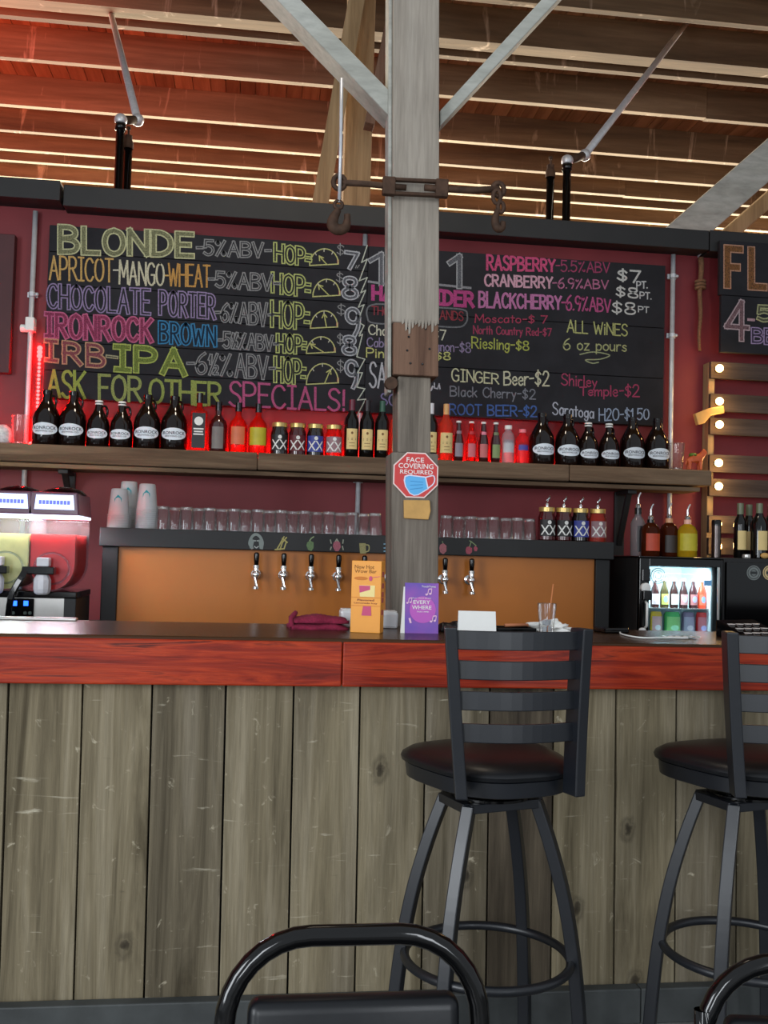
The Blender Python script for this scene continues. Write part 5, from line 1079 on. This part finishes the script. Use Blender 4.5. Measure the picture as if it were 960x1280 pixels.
mb = MB().add([(-wO / 2, Yc, hO * .488), (wO / 2, Yc, hO * .488), (wO / 2, Yc, hO * .494), (-wO / 2, Yc, hO * .494)], [(0, 1, 2, 3)]).add([(-wO / 2, Yc, hO * .372), (wO / 2, Yc, hO * .372), (wO / 2, Yc, hO * .378), (-wO / 2, Yc, hO * .378)], [(0, 1, 2, 3)])
oval(mb, flat(Yc), wO * .46, hO * .05, 20, -wO * .18, hO * .755); mb.build('rule_lines', paint((206, 120, 30)), bx)
mb = MB(); mb.add([(-wO * .23, Yc - .0003, hO * .66), (wO * .30, Yc - .0003, hO * .66), (wO * .30, Yc - .0003, hO * .50), (-wO * .20, Yc - .0003, hO * .50)], [(0, 1, 2, 3)]); mb.build('glass_print', paint((246, 224, 150)), bx)
mb = MB(); y_ = Yc - .0006; mb.add([(-wO * .23, y_, hO * .655), (wO * .14, y_, hO * .655), (wO * .14, y_, hO * .60), (-wO * .05, y_, hO * .575), (-wO * .21, y_, hO * .555)], [(0, 1, 2, 3, 4)]); MB().add([(-wO * .08, y_, hO * .37), (wO * .18, y_, hO * .37), (wO * .2, y_, hO * .24), (-wO * .13, y_, hO * .24)], [(0, 1, 2, 3)]).build('lower_print', PK, bx); oval(mb, flat(y_), wO * .12, hO * .07, 14, wO * .15, hO * .755); mb.add([(wO * .22, y_, hO * .775), (wO * .46, y_, hO * .79), (wO * .46, y_, hO * .784), (wO * .22, y_, hO * .768)], [(0, 1, 2, 3)])
mb.build('pink_print', PK, bx)
MB().box(-wO / 2 + .0006, wO * .5 - .0006, .0505, .051, .002, hO - .002).build('back_face', OS, bx)
sd = MB(); 
for q in (.25, .42, .5, .62, .78): sd.box(wO / 2, wO / 2 + .0006, .012, .038, hO * q, hO * (q + .07))
sd.build('side_print', paint((190, 90, 84)), bx)
# purple card in a clear stand
YPu = 3.0; wP = P(547, 790, YPu).x - P(505, 790, YPu).x; hP = P(525, 729, YPu).z - ZB; xp = (P(547, 790, YPu).x + P(506, 790, YPu).x) / 2
pc = thing('table_card', 'purple music poster card standing against the grey post', 'menu card', (xp, YPu, ZB), -.03)
mtp, tt, bb_ = nt('purple_card'); v_ = coords(tt, (1, 1, 1), False); nn = noise(tt, v_, 9, 2); tt.links.new(ramp(tt, nn, [(.35, (92, 56, 170)), (.55, (132, 60, 172)), (.75, (170, 80, 180))]), bb_.inputs['Base Color']); bb_.inputs['Roughness'].default_value = .35
tl = .10
def pq(u, v): return (u, v * tl - .004, v)     # leaning back
def pf(off): return lambda u, v: (u, v * tl - .004 - off, v)
body = MB().hexa([(-wP / 2, -.003, .0), (wP / 2, -.003, .0), (wP / 2, .004, 0), (-wP / 2, .004, 0)], [(-wP / 2, hP * tl - .003, hP), (wP / 2, hP * tl - .003, hP), (wP / 2, hP * tl + .003, hP), (-wP / 2, hP * tl + .003, hP)]).build('card_body', mtp, pc)
mb = MB(); oval(mb, pf(.0002), wP * .78, wP * .78, 30, wP * .03, hP * .47); mb.build('pink_disc', paint((190, 92, 190)), body)
for tx in (('EVERY', 0, .62, .5, .075), ('WHERE', 0, .515, .58, .075), ('YOU ARE', .03, .43, .36, .026), ('TouchTunes', .2, .935, .42, .036), ('PLAY YOUR MUSIC', 0, .70, .56, .02)):
    ptext(MB(), tx[0], wP * tx[1], hP * tx[2], wP * tx[3], hP * tx[4], pf(.0008)).build('white_lettering', M['white'], body)
mb = MB(); wq = flat(0)
def bar_(u0_, v0_, u1_, v1_, w_):
    d = Vector((u1_ - u0_, v1_ - v0_)).normalized(); n_ = Vector((-d.y, d.x)) * w_ / 2; f_ = pf(.001)
    mb.add([f_(u0_ + n_.x, v0_ + n_.y), f_(u0_ - n_.x, v0_ - n_.y), f_(u1_ - n_.x, v1_ - n_.y), f_(u1_ + n_.x, v1_ + n_.y)], [(0, 1, 2, 3)])
def note(u, v, s):
    oval(mb, pf(.001), .010 * s, .008 * s, 10, u, v); bar_(u + .004 * s, v, u + .008 * s, v + .02 * s, .003 * s); bar_(u + .008 * s, v + .02 * s, u + .02 * s, v + .022 * s, .004 * s); oval(mb, pf(.001), .010 * s, .008 * s, 10, u + .014 * s, v + .003 * s); bar_(u + .018 * s, v + .004 * s, u + .02 * s, v + .022 * s, .003 * s)
note(wP * .14, hP * .775, .8); note(-wP * .43, hP * .6, .7); note(wP * .28, hP * .24, .8); bar_(-wP * .36, hP * .30, -wP * .32, hP * .20, .006); mb.build('music_notes', paint((236, 190, 220)), body)
MB().hexa([(-wP / 2 - .012, -.006, 0), (-wP / 2, -.006, 0), (-wP / 2, .01, 0), (-wP / 2 - .012, .01, 0)], [(-wP / 2 - .004, hP * tl - .004, hP * .92), (-wP / 2, hP * tl - .004, hP * .92), (-wP / 2, hP * tl, hP * .92), (-wP / 2 - .004, hP * tl, hP * .92)]).build('white_edge', M['white'], pc)
MB().box(-wP / 2, wP / 2, .0, .06, 0, .004).build('stand_foot', M['glass_thin'], pc)
# octagonal sign on the post
YSg = YP - .004; c_ = P(519.5, 594, YSg); rS = (P(548, 594, YSg).x - P(492, 594, YSg).x) / 2
sg = thing('warning_sign', 'red octagonal face covering sign on the grey post', 'sign', (c_.x, YSg, c_.z))
def octa(r): return [(r / math.cos(PI / 8) * math.cos(PI / 8 + k * PI / 4), r / math.cos(PI / 8) * math.sin(PI / 8 + k * PI / 4)) for k in range(8)]
MB().prism(octa(rS), -.003, .0).build('sign_plate', paint((240, 214, 208), .4), sg)
MB().prism(octa(rS * .945), -.0036, -.003).build('red_face', paint((208, 36, 34), .4), sg)
mb = MB(); f_ = flat(-.0044); ptext(mb, 'FACE', -.003, rS * .67, rS * .78, rS * .22, f_); ptext(mb, 'COVERING', 0, rS * .40, rS * 1.56, rS * .22, f_); ptext(mb, 'REQUIRED', .002, rS * .12, rS * 1.46, rS * .22, f_); mb.build('sign_lettering', paint((244, 232, 228), .5), sg)
k = rS / 33
def mk(pts, off, s=1.0, c0=(0, -16)): return [((c0[0] + (a - c0[0]) * s) * k, -.0040 - off, (c0[1] + (b - c0[1]) * s) * k) for a, b in pts]
mp = [(-15, -3), (-10, -1), (14, -3), (16, -12), (18, -19), (4, -28), (-2, -29), (-8, -26), (-14, -17), (-16, -9)]
mb = MB(); mb.add(mk(mp, 0, 1.1), [tuple(range(10))]); ls = [(14, -3), (20, -1), (26, 0), (28, -5), (26, -12), (18, -19)]
lp_ = crom([(a * k, 0, b * k) for a, b in ls], 4)
for u, v in zip(lp_[:-1], lp_[1:]): d = (v - u).normalized(); n_ = Vector((-d.z, 0, d.x)) * .9 * k; mb.add([(u.x + n_.x, -.0042, u.z + n_.z), (u.x - n_.x, -.0042, u.z - n_.z), (v.x - n_.x, -.0042, v.z - n_.z), (v.x + n_.x, -.0042, v.z + n_.z)], [(0, 1, 2, 3)])
mo = mb.build('mask_outline', paint((230, 226, 244), .5), sg); mb = MB(); mb.add(mk(mp, .0006, .98), [tuple(range(10))]); mb.build('mask_face', paint((92, 182, 240), .5), mo)
mb = MB()
for y0_, y1_ in ((-9, -10), (-15, -13.5), (-21, -18)): u = Vector((-8 * k, 0, y0_ * k)); v = Vector((11 * k, 0, y1_ * k)); mb.add([(u.x, -.0050, u.z - .5 * k), (v.x, -.0050, v.z - .5 * k), (v.x, -.0050, v.z + .5 * k), (u.x, -.0050, u.z + .5 * k)], [(0, 1, 2, 3)])
mb.build('mask_pleats', paint((50, 140, 206), .5), mo)
# white folded card, tray, glass, napkin, cable, till
YW2 = 2.95; a = P(597, 791, YW2); wd = P(620, 780, YW2).x - P(573.5, 780, YW2).x; hh = P(596, 764, YW2).z - ZB
t = thing('paper_card', 'blank white tent card standing on the bar behind the bar stool', 'card', (P(596.5, 780, YW2).x, YW2, ZB), -.12)
MB().hexa([(-wd / 2, -.012, 0), (wd / 2, -.012, 0), (wd / 2, -.0105, 0), (-wd / 2, -.0105, 0)], [(-wd / 2, .004, hh), (wd / 2 - .002, .004, hh), (wd / 2 - .002, .0055, hh), (-wd / 2, .0055, hh)]).build('front_leaf', M['white'], t)
MB().hexa([(-wd / 2, .032, 0), (wd / 2, .032, 0), (wd / 2, .0335, 0), (-wd / 2, .0335, 0)], [(-wd / 2, .0056, hh), (wd / 2 - .002, .0056, hh), (wd / 2 - .002, .007, hh), (-wd / 2, .007, hh)]).build('rear_leaf', M['white'], t)
p = P(640, 788, 3.12); t = thing('bill_tray', 'low dark tray with a pen lying on the bar beside the white card', 'tray', (p.x, 3.12, ZB), .05)
MB().box(-.065, .065, -.05, .05, 0, .006).box(-.065, .065, -.05, -.044, .006, .016).box(-.065, .065, .044, .05, .006, .016).box(-.065, -.059, -.05, .05, .006, .016).box(.059, .065, -.05, .05, .006, .016).build('tray_body', M['gloss_black'], t, bevel=.002)
MB().tube([(-.03, -.02, .022), (.055, .01, .022)], .005, 8).build('pen', paint((206, 130, 90)), t, smooth=True)
p = P(563, 786, 3.05); o = thing('sunglasses_case', 'small dark pouch on the bar at the foot of the post', 'pouch', (p.x + .01, 3.08, ZB)); fold(0, .04, .03, .03).build('pouch_body', M['vinyl'], o, smooth=True); o.name = 'dark_pouch'
YG = 2.93; p = P(683, 790, YG); hg = P(683, 754, YG).z - ZB
t = thing('drinking_glass', 'small ice-filled glass with a stirring straw on the bar', 'glass', (p.x, YG, ZB))
tumbler(MB(), .020, .0285, hg, False, .002).build('glass_wall', M['glass'], t, smooth='auto'); MB().lathe([(.0001, .003), (.018, .003), (.019, .014), (.0001, .014)], 16).build('thick_base', M['glass_base'], t, smooth='auto')
mb = MB()
for (x_, y_, z_, r_) in ((-.006, 0, .024, .4), (.008, .004, .026, 1.0), (.0, -.006, .042, .2), (-.004, .006, .044, 1.3), (.007, 0, .046, .7)): c__ = math.cos(r_) * .0085; s__ = math.sin(r_) * .0085; mb.hexa([(x_ + c__, y_ + s__, z_ - .007), (x_ - s__, y_ + c__, z_ - .007), (x_ - c__, y_ - s__, z_ - .007), (x_ + s__, y_ - c__, z_ - .007)], [(x_ + c__, y_ + s__, z_ + .007), (x_ - s__, y_ + c__, z_ + .007), (x_ - c__, y_ - s__, z_ + .007), (x_ + s__, y_ - c__, z_ + .007)])
mb.build('ice_cubes', translucent('ice', (226, 232, 238), .35), t, bevel=.002)
a2 = P(692, 730, YG); MB().tube([(.002, 0, .01), (a2.x - p.x - .001, 0, a2.z - ZB)], .0022, 6).build('straw', paint((196, 120, 70)), t, smooth=True)
p = P(690, 790, 3.1); t = thing('crumpled_napkin', 'crumpled white napkin on the bar behind the small glass', 'napkin', (p.x, 3.12, ZB))
bm = bmesh.new(); bmesh.ops.create_icosphere(bm, subdivisions=4, radius=1)
for v in bm.verts:
    d = 1 + .25 * math.sin(7 * v.co.x + 3 * v.co.y) + .2 * math.sin(9 * v.co.z - 5 * v.co.x) + .15 * math.sin(13 * v.co.y + 8 * v.co.z); v.co = Vector((v.co.x * .058 * d, v.co.y * .035 * d, max(0, v.co.z * .022 * d + .012)))
me = bpy.data.meshes.new('napkin_body'); bm.to_mesh(me); bm.free(); me.materials.append(M['white']); ob = bpy.data.objects.new('napkin_body', me); C.objects.link(ob); ob.parent = t
pts = [PZ(q[0], q[1], ZB + .004) for q in ((738, 784), (752, 781), (764, 784), (776, 792), (800, 797), (830, 797), (860, 797.5))]
for q in pts: q.y = min(q.y, 3.24)
o0_ = Vector((pts[0].x, pts[0].y, ZB)); t = thing('white_cable', 'white charging cable snaking along the bar before the mini fridge', 'cable', o0_)
MB().tube([q - o0_ for q in crom(pts, 6)], .0026, 8).build('cable_cord', M['white'], t, smooth=True)
p = PZ(756, 789, ZB); t = thing('card_reader', 'small black device at the start of the white cable', 'device', (p.x, 3.16, ZB), .2); MB().box(-.045, .045, -.04, .04, 0, .018).build('device_body', M['gloss_black'], t, bevel=.005)
p = P(846, 797, 3.0); t = thing('receipt_strip', 'crumpled receipt paper lying on the bar before the mini fridge', 'paper', (p.x, 2.98, ZB), .1)
mb = MB(); vs = []; 
for i in range(14):
    for s_ in (-.02, .02): vs.append((-.05 + i * .0085, s_ + .004 * math.sin(i * 1.3), .002 + .004 * abs(math.sin(i * 1.1 + s_ * 40))))
mb.add(vs, [(2 * i, 2 * i + 2, 2 * i + 3, 2 * i + 1) for i in range(13)]); o = mb.build('paper_strip', M['white'], t); sd_ = o.modifiers.new('thickness', 'SOLIDIFY'); sd_.thickness = .0006
p = P(945, 797, 3.0); t = thing('payment_terminal', 'dark keypad terminal lying at the right end of the bar', 'terminal', (p.x, 3.02, ZB), .35)
MB().hexa([(-.08, -.05, 0), (.09, -.05, 0), (.09, .08, 0), (-.08, .08, 0)], [(-.08, -.05, .012), (.09, -.05, .012), (.09, .08, .055), (-.08, .08, .055)]).build('terminal_body', M['gloss_black'], t, bevel=.004)
mb = MB()
for i in range(4):
    for j in range(3): x_ = -.055 + i * .036; y_ = -.03 + j * .034; z_ = .012 + (y_ + .05) * .33 + .0015; mb.cbox((x_, y_, z_), .02, .016, .003)
mb.build('keys', paint((206, 196, 190)), t)

# ------------------------------------------------------------------ bar stools
def stool(label, x, y, rb_, rs):
    t = thing('bar_stool', label, 'bar stool', (x, y, 0), 0, 'black metal bar stools')
    BM = M['black_metal']
    def rot(a, p): c, s = math.cos(a), math.sin(a); return (p[0] * c - p[1] * s, p[0] * s + p[1] * c, p[2])
    prof = [(.708, .112), (.60, .150), (.48, .184), (.36, .207), (.24, .222), (.12, .232), (0, .238)]
    angs = (50, -16, 164, 230)
    for a in angs:
        a_ = math.radians(a) + rb_; pts = crom([(r * math.cos(a_), r * math.sin(a_), z_) for z_, r in prof], 4); cr = math.radians(-32) + rb_
        mb = MB(); n_ = len(pts); vs = []
        for p in pts:
            for (u, v) in ((-.0155, -.0155), (.0155, -.0155), (.0155, .0155), (-.0155, .0155)): q = rot(cr, (u, v, 0)); vs.append((p.x + q[0], p.y + q[1], p.z))
        fs = [(0, 1, 2, 3), tuple(4 * (n_ - 1) + k for k in (3, 2, 1, 0))] + [(4 * i + k, 4 * (i + 1) + k, 4 * (i + 1) + (k + 1) % 4, 4 * i + (k + 1) % 4) for i in range(n_ - 1) for k in range(4)]
        mb.add(vs, fs).build('leg', BM, t, bevel=.003)
    mb = MB(); mb.tube([(.205 * math.cos(k * PI / 24), .205 * math.sin(k * PI / 24), .315) for k in range(48)], .0115, 10, True); mb.build('foot_ring', BM, t, smooth=True)
    corners = [(.118 * math.cos(math.radians(a) + rb_), .118 * math.sin(math.radians(a) + rb_), .70) for a in (50, 164, 230, 344)]
    mb = MB()
    for i in range(4): mb.beam(corners[i], corners[(i + 1) % 4], .03, .022, (0, 0, 1))
    mb.build('top_frame', BM, t, bevel=.002)
    mb = MB(); mb.lathe([(.10, .712), (.10, .718), (.05, .722), (.05, .738), (.09, .740), (.09, .748)], 22)
    for k in range(4): mb.lathe([(.009, .718), (.009, .728), (.0001, .730)], 8, c=(.085 * math.cos(k * 1.57 + .6), .085 * math.sin(k * 1.57 + .6), 0))
    mb.build('swivel_plate', M['gloss_black'], t, smooth='auto')
    # seat group: local +y = sitting direction, turned by rs
    rk = rs - math.radians(11)
    def seatpts(s, n_=44):
        o = []
        for k in range(n_):
            a = 2 * PI * k / n_; c, s_ = math.cos(a), math.sin(a); e = 2 / 2.9
            x_ = .192 * math.copysign(abs(c) ** e, c); y_ = .205 * math.copysign(abs(s_) ** e, s_); x_ *= 1 + .16 * (y_ / .205)
            o.append((x_ * s, y_ * s))
        return o
    def layers(prof_):
        mb = MB(); n_ = 44; vs = []
        for z_, s in prof_:
            for x_, y_ in seatpts(s, n_): vs.append(rot(rs, (x_, y_, z_)))
        fs = [(i * n_ + k, i * n_ + (k + 1) % n_, (i + 1) * n_ + (k + 1) % n_, (i + 1) * n_ + k) for i in range(len(prof_) - 1) for k in range(n_)] + [tuple(reversed(range(n_))), tuple(range((len(prof_) - 1) * n_, len(prof_) * n_))]
        return mb.add(vs, fs)
    layers([(.745, .90), (.748, .93), (.783, .95), (.785, .93)]).build('seat_frame', BM, t, smooth='auto')
    layers([(.785, .95), (.788, .99), (.797, 1.0), (.804, .985), (.816, .9), (.824, .75), (.829, .5), (.830, .2), (.830, .01)]).build('seat_cushion', M['vinyl'], t, smooth='auto')
    def up_at(sgn, z_):
        q = (z_ - .755) / (1.145 - .755)
        return Vector((sgn * (.137 + .022 * q) - .022 * q, -.198 - .03 * q ** 1.5, z_))
    for sgn in (-1, 1):
        pts = [up_at(sgn, .755 + .39 * k / 10) for k in range(11)]
        pts = [Vector(rot(rk, p)) for p in pts]; mb = MB(); vs = []; ha, hb = .014, .026
        for p in pts:
            for (u, v) in ((-ha, -hb), (ha, -hb), (ha, hb), (-ha, hb)): q = rot(rk + sgn * .25, (u, v, 0)); vs.append((p.x + q[0], p.y + q[1], p.z))
        n_ = len(pts); fs = [(0, 1, 2, 3), tuple(4 * (n_ - 1) + k for k in (3, 2, 1, 0))] + [(4 * i + k, 4 * (i + 1) + k, 4 * (i + 1) + (k + 1) % 4, 4 * i + (k + 1) % 4) for i in range(n_ - 1) for k in range(4)]
        mb.add(vs, fs).build('back_upright', BM, t, bevel=.003)
    for zc_ in (1.116, 1.048, .978, .904):
        a = up_at(-1, zc_); b = up_at(1, zc_); mb = MB(); vs = []; n_ = 13
        for k in range(n_):
            u = k / (n_ - 1); p = a.lerp(b, u); p.y -= .030 * math.sin(PI * u); q = rot(rk, p)
            nn_ = rot(rk, (0, 1, 0))
            for (d, z_) in ((-.005, -.0215), (.005, -.0215), (.005, .0215), (-.005, .0215)): vs.append((q[0] + nn_[0] * d, q[1] + nn_[1] * d, q[2] + z_))
        fs = [(0, 1, 2, 3), tuple(4 * (n_ - 1) + k for k in (3, 2, 1, 0))] + [(4 * i + k, 4 * (i + 1) + k, 4 * (i + 1) + (k + 1) % 4, 4 * i + (k + 1) % 4) for i in range(n_ - 1) for k in range(4)]
        mb.add(vs, fs).build('back_slat', BM, t, bevel=.002)
    return t
stool('black metal ladder-back bar stool in the middle, in front of the white card', .605, 2.47, 0, math.radians(16))
stool('black metal ladder-back bar stool at the right edge, by the mini fridge', P(608 + 323, 1160, 2.47).x, 2.47, -.03, math.radians(14))

# ------------------------------------------------------------------ foreground chairs
def chair(label, x, y, wd, zt_, rz):
    t = thing('dining_chair', label, 'chair', (x, y, 0), rz, 'black tube-frame chairs')   # local -y = the side the sitter faces
    hw_ = wd / 2; r = .0145; R_ = .115; lean = lambda z_: .10 * (z_ - .45)
    pts = [(-hw_, -.0, 0), (-hw_, .0, .45)] + [(-hw_, lean(.45 + .06 * k), .45 + .06 * k) for k in range(1, 4)]
    zs = zt_ - r - R_
    for k in range(9): a = PI - PI / 2 * k / 8; z_ = zs + R_ * math.sin(a); pts.append((-hw_ + R_ + R_ * math.cos(a), lean(z_), z_))
    pts += [(-a, b, c) for a, b, c in reversed(pts)]
    MB().tube(pts, r, 14, up=(0, 1, 0)).build('back_frame', M['gloss_black'], t, smooth=True)
    for s in (-1, 1):
        MB().tube(crom([(s * hw_ * .98, -.02, .43), (s * hw_ * 1.0, -.36, .43), (s * hw_ * 1.0, -.41, .40), (s * hw_ * 1.02, -.42, 0)], 6), .0125, 12, up=(1, 0, 0)).build('front_leg', M['gloss_black'], t, smooth=True)
    pw_ = hw_ - r - .012; z0, z1 = .50, zt_ - .093
    mb = MB(); vs = []; nx, nz = 12, 8
    pad = MB(); pad.hexa([(-pw_, lean(z0) - .022, z0), (pw_, lean(z0) - .022, z0), (pw_, lean(z0) + .022, z0), (-pw_, lean(z0) + .022, z0)], [(-pw_ * .97, lean(z1) - .020, z1), (pw_ * .97, lean(z1) - .020, z1), (pw_ * .97, lean(z1) + .020, z1), (-pw_ * .97, lean(z1) + .020, z1)])
    pad.build('back_pad', M['vinyl'], t, bevel=.016, seg=4, smooth=True)
    MB().box(-hw_ + .005, hw_ - .005, -.42, -.01, .435, .49).build('seat_pad', M['vinyl'], t, bevel=.02, seg=4, smooth=True)
    return t
YH = 1.40
xa = P(281, 1262, YH).x; xb = P(598, 1262, YH).x
chair('black tube-frame chair with padded back in the centre foreground', (xa + xb) / 2, YH - .03, xb - xa, P(440, 1156, YH).z, .0)
chair('black tube-frame chair cut off at the lower right corner', P(893, 1275, 1.42).x + .185, 1.42, .37, P(965, 1204, 1.42).z, -.15)
